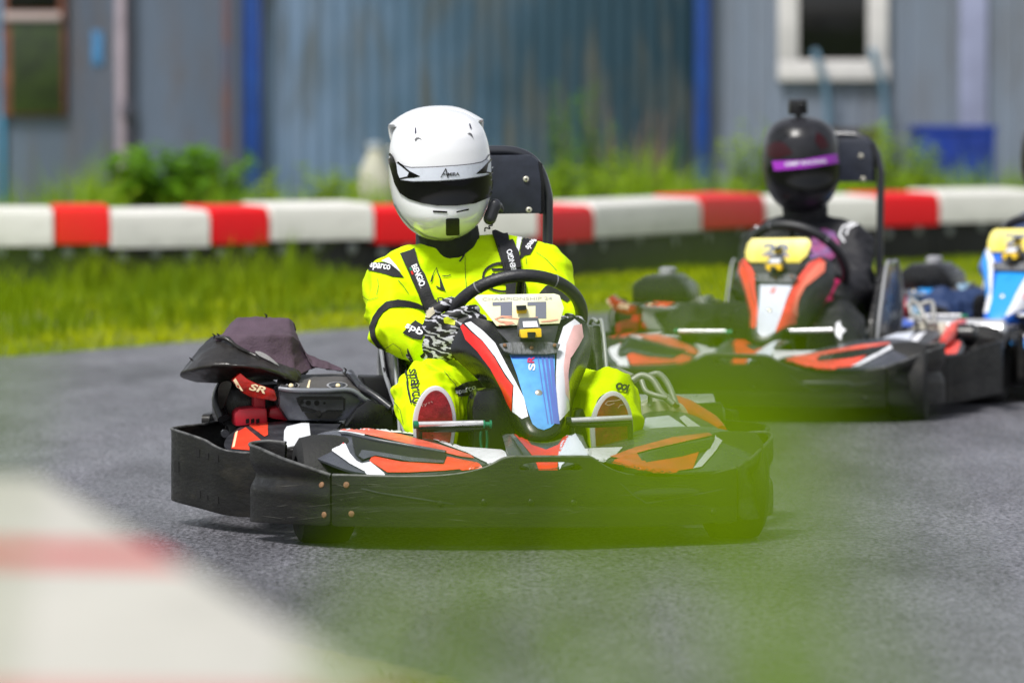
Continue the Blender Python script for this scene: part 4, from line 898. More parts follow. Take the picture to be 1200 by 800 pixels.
# ------------------------------------------------------------------ drivers
HW = [(.166, .0), (.160, .040), (.150, .074), (.134, .096), (.110, .1135), (.080, .1225), (.045, .127), (.010, .129), (-.025, .1275), (-.055, .124), (-.085, .114), (-.110, .101), (-.130, .084), (-.146, .064), (-.158, .040), (-.163, .0)]
def tabv(tab, x):
    tb = sorted(tab)
    if x <= tb[0][0]: return tb[0][1]
    for (a, b), (c, d) in zip(tb, tb[1:]):
        if x <= c: return b+(d-b)*(x-a)/(c-a)
    return tb[-1][1]
def helmet_shell(M, grow=0.):
    rws = []; N = 56
    for i in range(41):
        t = i/40; z = .166-(.166+.163)*(.5-.5*math.cos(math.pi*t)); a = tabv(HW, z)
        if i in (0, 40): a = .004
        fr_ = a*1.12+.030*math.exp(-((z+.10)/.055)**2); bk = a*1.22*(1-.25*max(0, min(1, (-z-.03)/.12)))
        row = []
        for s in range(N):
            th = 2*math.pi*s/N; c, sn = math.cos(th), math.sin(th); e = .93
            x = (a+grow)*math.copysign(abs(c)**e, c); y = -((fr_ if sn > 0 else bk)+grow)*math.copysign(abs(sn)**e, sn)
            row.append(M @ Vector((x, y, z*(1+grow/.16))))
        rws.append(row)
    return bake(rings(rws, sharp=0), [('SUBSURF', dict(levels=1, render_levels=1))], True, 0)
def wrinkle(amp=.0045, sc=11., seed=0., joints=()):
    def f(co, n_):
        q = Vector((co.x*sc*.8, co.y*sc*.8, co.z*sc*1.3))+Vector((seed, seed, 0))
        q += .5*noise.noise_vector(q*.6)
        r_ = 1-abs(noise.noise(q)*2); r2 = 1-abs(noise.noise(q*2.1+Vector((3, 1, 2)))*2)
        r3 = 1-abs(noise.noise(Vector((q.x*3, q.y*3, q.z*6.5)))*2); k = amp
        for j, rad in joints:
            d = (co-Vector(j)).length; k += amp*1.6*math.exp(-(d/rad)**2)
        return k*(r_*r_*1.1+r2*r2*.5+r3*r3*.12-.62)
    return f
def hand(wr, d, nrm, sc=1., curl=1.0, thumb=1):
    """glove: palm and five bent fingers, closed round a rim; wr wrist, d towards the knuckles, nrm out of the back of the hand"""
    d = Vector(d).normalized(); nrm = Vector(nrm); nrm = (nrm-d*nrm.dot(d)).normalized(); s = d.cross(nrm)*thumb; wr = Vector(wr); caps = []
    pl = .088*sc
    for k, o_ in enumerate((-.030, -.010, .010, .030)):
        caps.append((wr+s*o_*.7*sc, .021*sc, wr+d*pl+s*o_*sc, .0155*sc))
    caps.append((wr-d*.03*sc, .027*sc, wr+d*.02*sc, .026*sc))
    for k, (o_, ln) in enumerate(((.033, .93), (.011, 1.05), (-.011, 1.0), (-.032, .82))):
        p = wr+d*pl+s*o_*sc; a = 0
        for j, (l_, r0, r1) in enumerate(((.042, .0125, .0115), (.028, .0115, .0105), (.022, .0105, .009))):
            a += (.75, 1.0, .85)[j]*curl; q = p+(d*math.cos(a)-nrm*math.sin(a))*l_*ln*sc
            caps.append((p, r0*sc, q, r1*sc)); p = q
    p = wr+d*.022*sc+s*.028*sc; dirs = ((s*.75+d*.55-nrm*.25, .04, .0155, .013), (s*.15+d*.75-nrm*.65, .032, .013, .0115), (-s*.25+d*.45-nrm*.85, .026, .0115, .0095))
    for v, l_, r0, r1 in dirs:
        q = p+v.normalized()*l_*sc; caps.append((p, r0*sc, q, r1*sc)); p = q
    return blob(caps, .0035, 3)
def shoe(fr, px, py, y, m_sole, m_upper, par, off, w_=.050, tilt=0.):
    """racing shoe seen from below: sole faces the camera, ankle behind"""
    c = fr.P(px, py, y); out = []
    def ring_(g, dy):
        r_ = []
        for i in range(36):
            a = 2*math.pi*i/36; z = math.sin(a); x = math.cos(a)
            hw = w_*(1.0-.16*max(0, -z))*(1-.06*z)+g; hz = (.082 if z > 0 else .15)+g
            r_.append(c+Vector((x*hw, dy-(z*hz)*.22, z*hz)))
        return r_
    so_ = put('shoe_sole', rings([ring_(-.008, -.006), ring_(0, -.003), ring_(.002, .006), ring_(-.001, .016)], sharp=50), m_sole[1], par, off)
    put('tread', rings([ring_(-.020, -.010), ring_(-.0085, -.0085), ring_(-.0085, .0)], sharp=60), m_sole[0], so_)
    cps = [(c+Vector((0, .04, .045)), .034, c+Vector((0, .055, -.03)), .040), (c+Vector((0, .055, -.03)), .042, c+Vector((0, .07, -.10)), .040), (c+Vector((0, .06, -.08)), .04, c+Vector((0, .15, -.05)), .04)]
    put('shoe', blob(cps, .006, 4), m_upper, par, off); return c

def build_driver(fr, label, J, base, st):
    """J: joints as (px, py, kart depth); everything in the kart's frame, hung on an Empty at the seat"""
    t = thing('person', fr.world(base), fr.yaw); tag(t, label, 'person', 'drivers seated in the karts'); off = tuple(-x for x in base)
    g = lambda k: fr.P(*J[k])
    add = lambda nm, me, m, par=None, **k: put(nm, me, m, par or t, off if par is None else None, **k)
    nk, sl_, sr, el, er, wl, wr = [g(k) for k in ('neck', 'shl', 'shr', 'ell', 'elr', 'wrl', 'wrr')]
    pv, hl, hr, kl, kr, al, ar = [g(k) for k in ('pel', 'hpl', 'hpr', 'knl', 'knr', 'anl', 'anr')]
    cl = sl_.lerp(sr, .28); c_r = sl_.lerp(sr, .72); dn = Vector((0, -.01, -.07))
    caps = [(cl+dn, .118, c_r+dn, .118), (cl+dn*1.8, .12, pv+Vector((-.04, 0, .10)), .125), (c_r+dn*1.8, .12, pv+Vector((.04, 0, .10)), .125),
            (pv+Vector((-.04, 0, .08)), .13, pv+Vector((.04, 0, .0)), .135), (nk+Vector((0, .02, -.05)), .078, nk+Vector((0, .0, .0)), .066), (nk+Vector((0, .02, -.05)), .078, sl_.lerp(nk, .3), .075), (nk+Vector((0, .02, -.05)), .078, sr.lerp(nk, .3), .075),
            (sl_, .083, cl+dn, .11), (sr, .086, c_r+dn, .11), (sr.lerp(c_r, .3)+Vector((0, 0, .01)), .08, c_r, .09),
            (sl_, .079, sl_.lerp(el, .55), .071), (sl_.lerp(el, .55), .071, el, .062), (el, .065, el.lerp(wl, .6), .062), (el.lerp(wl, .6), .062, wl, .050),
            (sr, .079, sr.lerp(er, .55), .071), (sr.lerp(er, .55), .071, er, .060), (er, .062, er.lerp(wr, .6), .052), (er.lerp(wr, .6), .052, wr, .040),
            (pv, .12, hl, .11), (pv, .12, hr, .11), (hl, .11, kl, .084), (hr, .11, kr, .084),
            (kl, .086, kl.lerp(al, .45), .075), (kl.lerp(al, .45), .075, al, .052), (kr, .086, kr.lerp(ar, .45), .075), (kr.lerp(ar, .45), .075, ar, .052)]
    body = add('race_suit', blob(caps, .0085, 7, wrinkle(.0085, 8.5, J.get('seed', 0), ((el, .09), (er, .09), (kl, .1), (kr, .1), (pv, .15)))), st['suit'])
    tb = bvh(body.data)
    D = lambda nm, polys, m, o_=.0022, L_=3, par=body: put(nm, decal(polys, tb, fr, o_+.001, L_), m, par)
    T = lambda txt, *a, m=BLKF, o_=.004, **k: put('lettering', text_px(txt, *a, tb, fr, o_+.001, L_=2.5, **k), m, body)
    # helmet
    hc = g('head'); yaw, pitch, roll = st['head']
    M = Matrix.Translation(hc) @ Matrix.Rotation(R(yaw), 4, 'Z') @ Matrix.Rotation(R(pitch), 4, 'X') @ Matrix.Rotation(R(roll), 4, 'Y')
    hm = add('helmet', helmet_shell(M), st['helm']); th = bvh(hm.data)
    neck = blob([(nk+Vector((0, .01, -.012)), .074, nk+Vector((-.004, .0, .035)), .078), (nk+Vector((0, .0, .02)), .078, hc+Vector((0, .01, -.06)), .08)], .006, 5)
    add('collar', neck, BLKF)
    H = lambda nm, polys, m, o_=.002, L_=4, par=hm: put(nm, decal(polys, th, fr, o_, L_), m, par)
    return t, body, tb, hm, th, D, T, H, M, g, add

J1 = dict(head=(516, 205, 1.10), neck=(527, 287, 1.13), shl=(460, 338, 1.10), shr=(632, 321, 1.12), ell=(463, 386, .97), elr=(652, 376, .98),
          wrl=(497, 402, .80), wrr=(650, 418, .80), pel=(568, 462, 1.04), hpl=(540, 470, 1.0), hpr=(606, 470, 1.0),
          knl=(500, 465, .62), knr=(714, 475, .62), anl=(512, 512, .44), anr=(716, 520, .44), seed=2)
d1, body, tb, hm, th, D, T, H, M1, g1, add1 = build_driver(FK, 'driver in bright yellow race suit and white helmet, gripping the leading kart\'s wheel', J1, (0, 1.0, .08), dict(suit=LIME, helm=HELW, head=(-4, 7, -3.0)))
# helmet markings
vs_ = H('visor', [[(455.5, 184), (459, 179), (463, 184), (466, 192), (468, 203), (471, 211), (485, 213), (512, 212.5), (540, 210.5), (560, 207.5), (571, 205), (575, 200), (577, 190), (578.5, 208), (577, 224), (575, 230), (570, 232), (556, 238), (535, 241), (512, 241), (495, 238), (480, 233), (470, 226), (464, 215), (460, 200)]], VISOR, .0045)
H('visor_seam', [strip([(467, 190), (474, 194.5), (482, 196.3), (500, 196), (515, 195.2), (535, 194), (552, 192.3), (564, 190), (569, 187), (573, 181)], .9)], mat('seam dark', (.05, .05, .07), .5), .0018)
H('visor_strip', [[(466.5, 191), (476, 196), (484, 197.5), (515, 196.5), (550, 193.5), (565, 191), (570, 189), (573, 186), (573, 203), (560, 206.5), (540, 209.5), (512, 211.5), (485, 212), (471, 210.5), (468, 203)]], WHTB, .0052)
for pl in ([strip([(468, 190), (474, 195), (481, 201), (493, 207), (486, 207.2), (478, 207.6), (470, 209.5)], [2.4, 2, 1.8, 1.6, 1.8, 1.8, 1.8])], [strip([(573.5, 187), (569, 192), (564, 197.5), (556.5, 204), (562, 202.6), (568, 202), (574, 203)], [2, 1.8, 1.6, 1.4, 1.6, 1.6, 1.6])]):
    H('mark', pl, VISOR, .0060)
for nm, q in (('vent', [(486.5, 150), (488, 150), (488.3, 156.5), (486.3, 157)]), ('vent', [(549, 145.5), (550.5, 145.5), (552.3, 151), (550.8, 151.8)])): H(nm, [q], mat('vent dark', (.02, .02, .05), .5), .002)
GSH = mat('shaded grey edge', (.10, .10, .11), .5)
H('vent_hood', [[(486, 164), (488, 161.5), (491, 161.3), (496, 164.5), (491.5, 162.8), (489, 163.2), (487.5, 166)]], GSH, .002); H('vent_hood', [[(547, 157), (550, 156), (552.5, 157.5), (554.5, 163), (552, 159.5), (550, 158)]], GSH, .002)
H('chin_slot', [[(507.5, 246.6), (524, 247.4), (524, 249.6), (507.5, 248.6)]], VISOR, .002); H('chin_slot', [[(534.5, 247.6), (549, 244.4), (549, 246.2), (534.7, 249.2)]], VISOR, .002)
put('chin_vent', bake(decal([[(522.5, 257), (524, 256), (537, 255.5), (538.3, 257), (538.5, 274), (537, 275.4), (524, 276), (522.5, 274.5)]], th, FK, .001, 5), [('SOLIDIFY', dict(thickness=.005, offset=1))]), BLKF, hm)
H('trim_edge', [strip([(462, 239), (470, 252), (482, 266), (498, 276), (516, 280.5), (534, 280.5), (552, 274), (566, 262)], 1.1)], mat('seal grey', (.25, .27, .22), .5), .002)
for q in ((458.5, 191), (461.5, 195)): put('pivot', disc(th.ray_cast(FK.C, FK.ray(*q))[0], th.ray_cast(FK.C, FK.ray(*q))[1], .005, .003), RUST if q[0] > 460 else SILV, hm)
put('lettering', text_px('A', 521, 202.5, 9, 11, 4, th, FK, .0070, bold=-.01, shear=.1), BLKF, hm); put('lettering', text_px('MIRA', 531, 204, 13, 4, -2, th, FK, .0070, bold=.02), BLKF, hm)
rows = []
for i in range(9):                                                 # rear spoiler of the helmet
    a = -1+2*i/8; rows.append([M1 @ Vector((a*.108, .03+.05*(1-a*a)+.01, .118+.036*(1-abs(a)**3))), M1 @ Vector((a*.118, .10+.05*(1-a*a), .122+.036*(1-abs(a)**3))), M1 @ Vector((a*.118, .11+.05*(1-a*a), .10+.02*(1-a*a))), M1 @ Vector((a*.110, .10, .05))])
put('spoiler', loft(rows, 1, .008), HELW, hm)
cb = put('intercom', blob([(FK.P(580, 240, 1.03), .016, FK.P(574, 256, 1.03), .017), (FK.P(584, 241, 1.04), .011, FK.P(587, 246, 1.05), .009)], .003, 3), GRYP, hm)
put('curly_cable', sweep([FK.P(575, 261, 1.03), FK.P(577, 264, 1.03), FK.P(573, 265, 1.03), FK.P(574, 268, 1.03), FK.P(569, 267, 1.03), FK.P(568, 271, 1.04)], .0018, 6), BLKF, cb)
# suit: shoulder patches, stripes, prints
D('shoulder_patch', [[(428, 311), (438, 309), (447, 308), (456, 310), (465, 316), (473, 326), (460, 325), (446, 320), (433, 317)]], BLKF); D('shoulder_patch', [[(612, 276), (634, 277), (628, 287), (621, 299), (615, 300), (609, 305), (609, 295), (611, 285)]], BLKF)
D('white_piping', [[(447, 307), (456, 303), (464, 312), (469, 320), (458, 311)]], WHTF, .003); D('white_piping', [[(606, 275), (612, 276), (609, 290), (607, 300), (605, 290)]], WHTF, .003)
T('sparco', 446, 314.5, 22, 8, 10, m=WHTF, bold=.02); T('sparco', 624, 285.5, 20, 7, -48, m=WHTF, bold=.02)
D('sleeve_stripe', [strip([(497, 362), (489, 359), (479, 357), (466, 356), (455, 358), (447, 364), (441, 373), (437, 384), (438, 394), (444, 404), (452, 412)], [4, 6, 8, 9, 8.5, 7.5, 7, 6.5, 6, 5, 4])], BLKF)
D('sleeve_stripe', [[(632, 345), (639, 336), (645, 334), (652, 339), (662, 345), (668, 352), (664, 355), (656, 350), (648, 344), (640, 346)]], BLKF)
D('sleeve_patch', [[(487, 376), (489, 378), (500, 384), (497, 392), (494, 398), (485, 397), (473, 390), (480, 382)]], BLKF); T('spb', 486, 387, 20, 10, 28, m=WHTF, bold=.02, o_=.0045)
D('stitch', [strip([(443, 327), (444, 336), (442, 346)], .5)], BLKF); D('stitch', [strip([(424, 345), (432, 352), (444, 349)], .5), strip([(452, 408), (462, 402), (470, 408), (474, 418)], .5), strip([(462, 470), (470, 480), (474, 497)], .5), strip([(520, 436), (532, 450), (540, 468)], .6), strip([(545, 300), (546, 330), (547, 352)], .6)], BLKF); D('stitch', [strip([(466, 329), (472, 336), (478, 345)], .6)], BLKF); D('stitch', [strip([(628, 296), (642, 306), (652, 318)], .5)], BLKF); D('stitch', [strip([(616, 302), (616.5, 310)], .5)], BLKF)
D('chest_print', [strip([(504, 332), (506, 326), (510.5, 314), (515.5, 328), (521, 342), (516, 340), (510.5, 337)], 1.7), strip([(518, 324.5), (524, 325), (528, 323.5)], 1.1)], BLKF, .004)
T('RA', 524, 353, 22, 10, -6, bold=.0); T('M', 508, 356, 9, 9, -6, bold=0.)
cxl, cyl = 590, 325.5
D('round_logo', [strip([(cxl+24*math.cos(a*.2618), cyl+16.5*math.sin(a*.2618)) for a in range(25)], 2.8)], BLKF, .0035)
D('round_logo', [[(576, 315), (598, 314), (598, 317.5), (577, 318.5)], [(580, 329), (598, 328.5), (598, 333.5), (581, 334)], [(576, 321.5), (580, 321), (582, 334), (579, 334)]], BLKF, .0035)
D('zip_flap', [strip([(541, 286), (543, 290), (544.5, 297), (541, 303), (538, 306.5)], 2.2)], BLKF, .004)
D('waist_band', [[(531, 455), (545, 448), (566, 444), (582, 442), (590, 456), (560, 460), (536, 466)]], BLKF, .003); T('sparco', 543, 458.5, 24, 7, -13, m=WHTF, bold=.03, o_=.006)
# straps of the rib protector
def strap(pts, wd, par=None, nm='strap', m=BLKF, th_=.008, o_=.004):
    me = decal([strip(pts, wd)], tb, FK, o_, 5); return put(nm, bake(me, [('SOLIDIFY', dict(thickness=th_, offset=1))], True, 40), m, par or body)
s1 = strap([(478, 297), (483, 310), (489, 325), (496, 341), (503, 357), (506, 366)], [16, 16, 16, 16, 17, 18]); s2 = strap([(584, 273), (589, 287), (594, 300), (599, 318), (603, 335), (606, 350)], [15, 16, 17, 18, 22, 26])
s3 = strap([(592, 288), (597, 300), (601, 317)], [19, 19, 18], th_=.011)
tb2 = bvh(body.data, s1.data, s2.data, s3.data)
put('lettering', text_px('BENGIO', 490.5, 323, 27, 7.5, 67, tb2, FK, .0030, bold=.025, L_=2.5), WHTF, s1); put('lettering', text_px('BENGIO', 599, 305, 24, 6.5, -104, tb2, FK, .0030, bold=.025, L_=2.5), WHTF, s3)
put('flag_tab', decal([[(479.5, 314), (481.3, 313.2), (482.8, 317), (481, 317.8)]], tb2, FK, .0014), GREEN, s1); put('flag_tab', decal([[(481.2, 318.3), (483, 317.5), (484.6, 321.6), (482.8, 322.4)]], tb2, FK, .0014), REDS, s1)
put('lettering', text_px('rib protection', 490, 330, 18, 1.6, 67, tb2, FK, .0012), mat('faint grey print', (.4, .4, .4), .5), s1)
# knees
T('sparco', 485.5, 455, 42, 13, 84, bold=.015, m=BLKF, o_=.0065); D('knee_print', [strip([(476.5, 434), (477, 441)], 2.4), strip([(477.3, 443), (479, 455), (483, 473)], 2)], BLKF, .004)
T('8', 727, 455, 10, 13, 100, bold=.02, o_=.006); D('knee_print', [strip([(735.5, 451), (733, 462)], 2)], BLKF, .004)
# gloves: the near one closed on the rim
wl = g1('wrl'); wr_ = g1('wrr')
gl = add1('glove', hand(wl+Vector((.006, -.01, -.008)), FK.P(529, 386, .70)-wl, (-.30, -1, .12), 1.26, 1.0, -1), SPIKE)
tg = bvh(gl.data)
put('cuff', blob([(wl+Vector((-.004, .0, -.012)), .041, wl+Vector((.012, -.012, -.006)), .038)], .005, 3), BLKF, gl)
put('knuckle_tab', decal([[(520, 373), (524, 371), (534, 376), (533, 381), (529, 381), (521, 378)]], tg, FK, .002, 3), mat('acid yellow print', (.55, .62, .01), .5), gl)
put('wrist_band', decal([[(499, 366), (508, 360), (510, 366), (504, 373), (500, 372)]], bvh(gl.data, body.data), FK, .004, 3), mat('beige strap', (.55, .50, .38), .6), gl)
gr = add1('glove', hand(wr_, FK.P(668, 402, .72)-wr_, (.35, -1, .1), .98, 1.0, 1), SPIKE)
# shoes
c1 = shoe(FK, 509.5, 493, .375, (SOLE, SOLEW), BLKF, d1, tuple((0, -1.0, -.08))); c2 = shoe(FK, 717, 499, .375, (SOLE, SOLEW), BLKF, d1, tuple((0, -1.0, -.08)))
ts = bvh(*[o.data for o in bpy.data.objects if o.name.startswith('tread')])
put('scuff', text_px('fyn', 500, 473, 14, 4, -22, ts, FK, .001, bold=-.01), mat('scratch pale', (.5, .35, .3), .6), [o for o in bpy.data.objects if o.name.startswith('tread')][0])
sw_ = [[(709, 473), (712, 470), (722, 469), (728, 467.5), (730, 470), (735, 474)], [(709, 473), (713, 474.5), (720, 472)], [(724, 478), (727, 474), (735, 473.5)]]
put('scuff', decal([strip(q, .9) for q in sw_], ts, FK, .001, 3), mat('scratch pale', (.5, .35, .3), .6), [o for o in bpy.data.objects if o.name.startswith('tread')][1])

def head_cam(M, par):
    c = M @ Vector((-.012, -.02, .195)); rot = M.to_3x3()
    cm = put('action_camera', box(c, (.062, .034, .046), .006, rot), CAMB, par)
    put('lens', disc(c+rot @ Vector((.012, -.018, .006)), rot @ Vector((0, -1, 0)), .012, .004), BLKG, cm); put('mount', sweep([M @ Vector((-.010, -.02, .176)), M @ Vector((-.008, -.02, .152))], .011, 10), CAMB, cm)
    put('top_plate', box(c+rot @ Vector((0, 0, .025)), (.056, .03, .004), .001, rot), GRYP, cm)

J2 = dict(head=(939, 193, 1.10), neck=(944, 256, 1.13), shl=(893, 292, 1.10), shr=(997, 289, 1.12), ell=(880, 338, .97), elr=(1003, 336, .98),
          wrl=(906, 345, .80), wrr=(985, 346, .82), pel=(955, 385, 1.04), hpl=(932, 390, 1.0), hpr=(975, 390, 1.0),
          knl=(812, 385, .62), knr=(982, 384, .66), anl=(815, 412, .44), anr=(986, 418, .46), seed=9)
d2, body, tb, hm, th, D, T, H, M2, g2, add2 = build_driver(F2, 'driver in black with purple visor strip and a small camera on the dark helmet', J2, (0, 1.0, .08), dict(suit=NAVY, helm=HELB, head=(22, 5, -2)))
H('visor', [[(899, 200), (902, 193), (940, 196), (979, 190), (984, 194), (982, 214), (970, 224), (948, 228), (925, 226), (908, 217)]], VISOR, .004)
H('visor_strip', [[(906, 189), (940, 187.5), (979, 180), (981, 191), (942, 197), (909, 200)]], PURPL, .006)
put('lettering', text_px('OMP RACING', 944, 190.5, 46, 4.5, -5, th, F2, .0075, bold=.03), WHTF, hm)
H('mark', [[(899, 172), (908, 165), (920, 168), (930, 180), (912, 186), (900, 184)]], DRED, .002); H('mark', [[(957, 155), (965, 160), (972, 172), (962, 176), (955, 166)]], DRED, .002)
H('mark', [[(902, 160), (912, 150), (925, 147), (928, 156), (916, 164), (904, 168)]], BLKG, .0025); H('chin_slot', [[(922, 238), (946, 241), (946, 243), (922, 240)]], GRYP, .002)
head_cam(M2, hm)
D('shoulder_patch', [strip([(1000, 262), (988, 266), (984, 276), (990, 284)], 2.2), strip([(1004, 263), (994, 268), (992, 276)], 2)], WHTF, .003); D('shoulder_patch', [strip([(880, 262), (888, 268), (885, 276)], 2.5)], WHTF, .003)
D('chest_print', [[(955, 272), (967, 268), (978, 273), (984, 286), (980, 300), (968, 308), (956, 305), (948, 290)]], MAG, .004); D('chest_print', [[(950, 300), (962, 306), (972, 314), (966, 320), (952, 314)]], mat('violet print', (.25, .05, .40), .6), .005)
D('knee_print', [[(980, 380), (984, 377), (986, 384), (991, 388), (986, 392), (985, 400), (981, 395), (975, 397), (979, 389)]], WHTF, .003)
wl, wr_ = g2('wrl'), g2('wrr')
gl = add2('glove', hand(wl, Vector((.6, -.8, .2)), (-.35, -1, .15), 1.05, 1.0, -1), PINKG); gr = add2('glove', hand(wr_+Vector((-.02, 0, .01)), Vector((-.75, -.75, .1)), (.15, -1, .1), 1.1, 1.0, 1), PINKG)
shoe(F2, 815, 405, .375, (BLKG, BLKF), BLKF, d2, (0, -1.0, -.08)); shoe(F2, 962, 410, .40, (BLKG, BLKF), BLKF, d2, (0, -1.0, -.08))

J3 = {k: (v if k == 'seed' else None) for k, v in J2.items()}
def reloc(src, dst, J):
    """the same pose measured in another kart's frame"""
    out = {}
    for k, v in J.items():
        if k == 'seed': out[k] = v; continue
        p = dst.world(src.P(*v)); d = p-Vector((0, 0, CAM_H)); cp, sp = math.cos(PITCH), math.sin(PITCH)
        dep = d.y*cp-d.z*sp; up = d.y*sp+d.z*cp; out[k] = (600+F*d.x/dep, 400-F*up/dep, v[2])
    return out
J3 = reloc(F2, F3, J2); J3['seed'] = 5
d3, body, tb, hm, th, D, T, H, M3, g3, add3 = build_driver(F3, 'dark suited driver in the blue kart, almost wholly outside the right edge', J3, (0, 1.0, .08), dict(suit=mat('dark blue suit', (.01, .03, .10), .7), helm=HELB, head=(10, 5, 0)))
hx, hy = J3['head'][0], J3['head'][1]
H('visor', [[(hx-40, hy+6), (hx, hy+8), (hx+38, hy+4), (hx+36, hy+24), (hx+10, hy+33), (hx-20, hy+30)]], VISOR, .004)
for a, s in (('wrl', -1), ('wrr', 1)): add3('glove', hand(g3(a), Vector((-.6*s, -.8, .2)), (.3*s, -1, .1), 1.05, 1., s), BLKF)
for k in (('anl'), ('anr')):
    q = J3[k]; shoe(F3, q[0], q[1]-6, .39, (BLKG, BLKF), BLKF, d3, (0, -1.0, -.08))

# ------------------------------------------------------------------ torn cover lying on the engine of the leading kart
t = thing('engine_cover_cloth', FK.world(P(300, 446, 1.12)), FK.yaw); o0 = P(300, 446, 1.12); off = -o0
tag(t, 'torn faded purple and black vinyl cover draped over the engine of the leading kart', 'cover')
# each row of the drape: (px, py, depth) from the left end to the right end
rowsU = [[(276, 381, 1.30), (284, 377, 1.34), (305, 376, 1.36), (330, 376, 1.36), (341, 379, 1.33), (347, 388, 1.32)],
         [(269, 380, 1.18), (277, 372.5, 1.18), (300, 372, 1.19), (325, 372.5, 1.19), (338, 373, 1.18), (344, 379, 1.20)],
         [(262, 390, 1.09), (276, 384, 1.08), (300, 386, 1.07), (322, 386, 1.07), (340, 389, 1.08), (347, 392, 1.12)],
         [(256, 394, 1.04), (275, 392, 1.03), (290, 393, 1.01), (315, 392, 1.01), (341, 394, 1.03), (351, 400, 1.10)],
         [(252, 397, 1.02), (274, 401, 1.01), (289, 412, 1.0), (316, 414, 1.0), (342, 416, 1.02), (355, 410, 1.10)],
         [(254, 402, 1.03), (275, 410, 1.01), (294, 424, .99), (318, 430, .985), (344, 431, 1.0), (361, 419, 1.10)],
         [(262, 408, 1.05), (280, 418, 1.03), (300, 431, 1.0), (322, 437, .99), (350, 440, 1.0), (372, 428, 1.10)]]
def crumple(me, a=.004, sc=30.):
    ns = [v.normal.copy() for v in me.vertices]
    for v, n_ in zip(me.vertices, ns):
        q = Vector((v.co.x*sc, v.co.y*sc*.6, v.co.z*sc*.7)); v.co += n_*a*((1-abs(noise.noise(q)*2))**2+.5*(1-abs(noise.noise(q*2.3+Vector((4, 4, 4)))*2))**2-.6)
    return me
def ruffle(rws, a=.006, sc=16):
    return [[P(*q)+Vector((0, 1, .5))*a*noise.noise(P(*q)*sc) for q in r_] for r_ in rws]
up = put('purple_cloth', crumple(fold(ruffle(rowsU, .006, 22)), .0022, 26), PURP, t, off)
rowsT = [[(350, 398, 1.08), (357, 412, 1.08), (362, 424, 1.06)], [(358, 414, 1.10), (366, 424, 1.07), (366, 430, 1.05)], [(366, 418, 1.10), (378, 426, 1.07), (376, 432, 1.05)], [(384, 424, 1.10), (390, 430, 1.07), (388, 433, 1.06)], [(400, 432, 1.08), (402, 434, 1.06), (402, 435, 1.06)]]
put('torn_tail', crumple(fold(ruffle(rowsT, .004, 30)), .002, 30), PURP, t, off)
rowsF = [[(258, 392, 1.07), (268, 394, 1.02), (276, 403, 1.0), (284, 410, .99), (296, 415, .985), (312, 421, .98), (330, 428, .98), (343, 431, .99), (352, 434, 1.0)],
         [(246, 397, 1.06), (258, 404, .99), (270, 412, .96), (282, 418, .95), (298, 423, .945), (314, 428, .95), (330, 434, .955), (343, 439, .97), (353, 440, .99)],
         [(234, 409, 1.04), (246, 415, .96), (262, 421, .93), (280, 425, .92), (300, 427, .92), (316, 431, .93), (330, 437, .94), (342, 443, .96), (351, 446, .98)],
         [(218, 429, 1.03), (234, 428, .94), (256, 428, .905), (280, 428, .89), (300, 429, .89), (318, 434, .925), (332, 440, .94), (342, 446, .955), (348, 447, .97)],
         [(209, 439, 1.05), (222, 435, .97), (250, 433, .94), (278, 433, .93), (300, 434, .93), (318, 437, .94), (330, 442, .95), (340, 447, .965), (345, 447, .98)],
         [(214, 442, 1.12), (232, 447, 1.1), (256, 448, 1.1), (272, 445, 1.08), (296, 439, 1.05), (314, 440, 1.04), (326, 443, 1.03), (336, 446, 1.02), (342, 447, 1.02)]]
put('vinyl_skirt', crumple(loft(ruffle(rowsF, .008, 18), 3, .004), .0018, 26), VINYL, t, off)
rowsB = [[(262, 396, 1.20), (285, 400, 1.30), (320, 400, 1.34), (350, 404, 1.30)], [(230, 420, 1.22), (275, 424, 1.33), (320, 424, 1.36), (360, 424, 1.30)], [(214, 441, 1.18), (260, 446, 1.3), (320, 446, 1.34), (366, 440, 1.26)]]
put('back_flap', loft(ruffle(rowsB, .01, 12), 2, .003), VINYL, t, off)
put('hanging_rag', loft(ruffle([[(256, 446, 1.0), (276, 446, .99)], [(255, 462, 1.01), (266, 462, 1.0)], [(257, 480, 1.02), (263, 480, 1.01)]], .01, 30), 2, .003), VINYL, t, off)
edge = [(253, 396, 1.02), (262, 395, 1.0), (270, 401, .985), (280, 408, .98), (292, 413, .975), (300, 418, .97), (306, 424, .965)]
put('torn_hem', sweep([P(*q)+Vector((0, 0, .004*noise.noise(Vector((i*1.7, 0, 0))))) for i, q in enumerate(edge)], [.003, .006, .004, .006, .004, .007, .003], 8), VINYL, t, off)
for q in ((250, 394), (255, 393.5), (311, 370.5), (404, 434), (344, 438), (223, 422), (298, 411)):
    a = P(q[0], q[1]+3, 1.03 if q[0] != 311 else 1.19); put('loose_thread', sweep([a, a+Vector((.003, 0, .008)), a+Vector((-.003, -.002, .013))], [.002, .0025, .0008], 6), BLKF, t, off)
put('white_fray', loft(ruffle([[(296, 410, .975), (302, 417, .965)], [(310, 413, .975), (318, 423, .965)], [(322, 423, .975), (330, 431, .965)]], .004, 40), 1, .002), mat('grey frayed lining', (.25, .24, .25), .8, bump=.4, bscale=120), t, off)

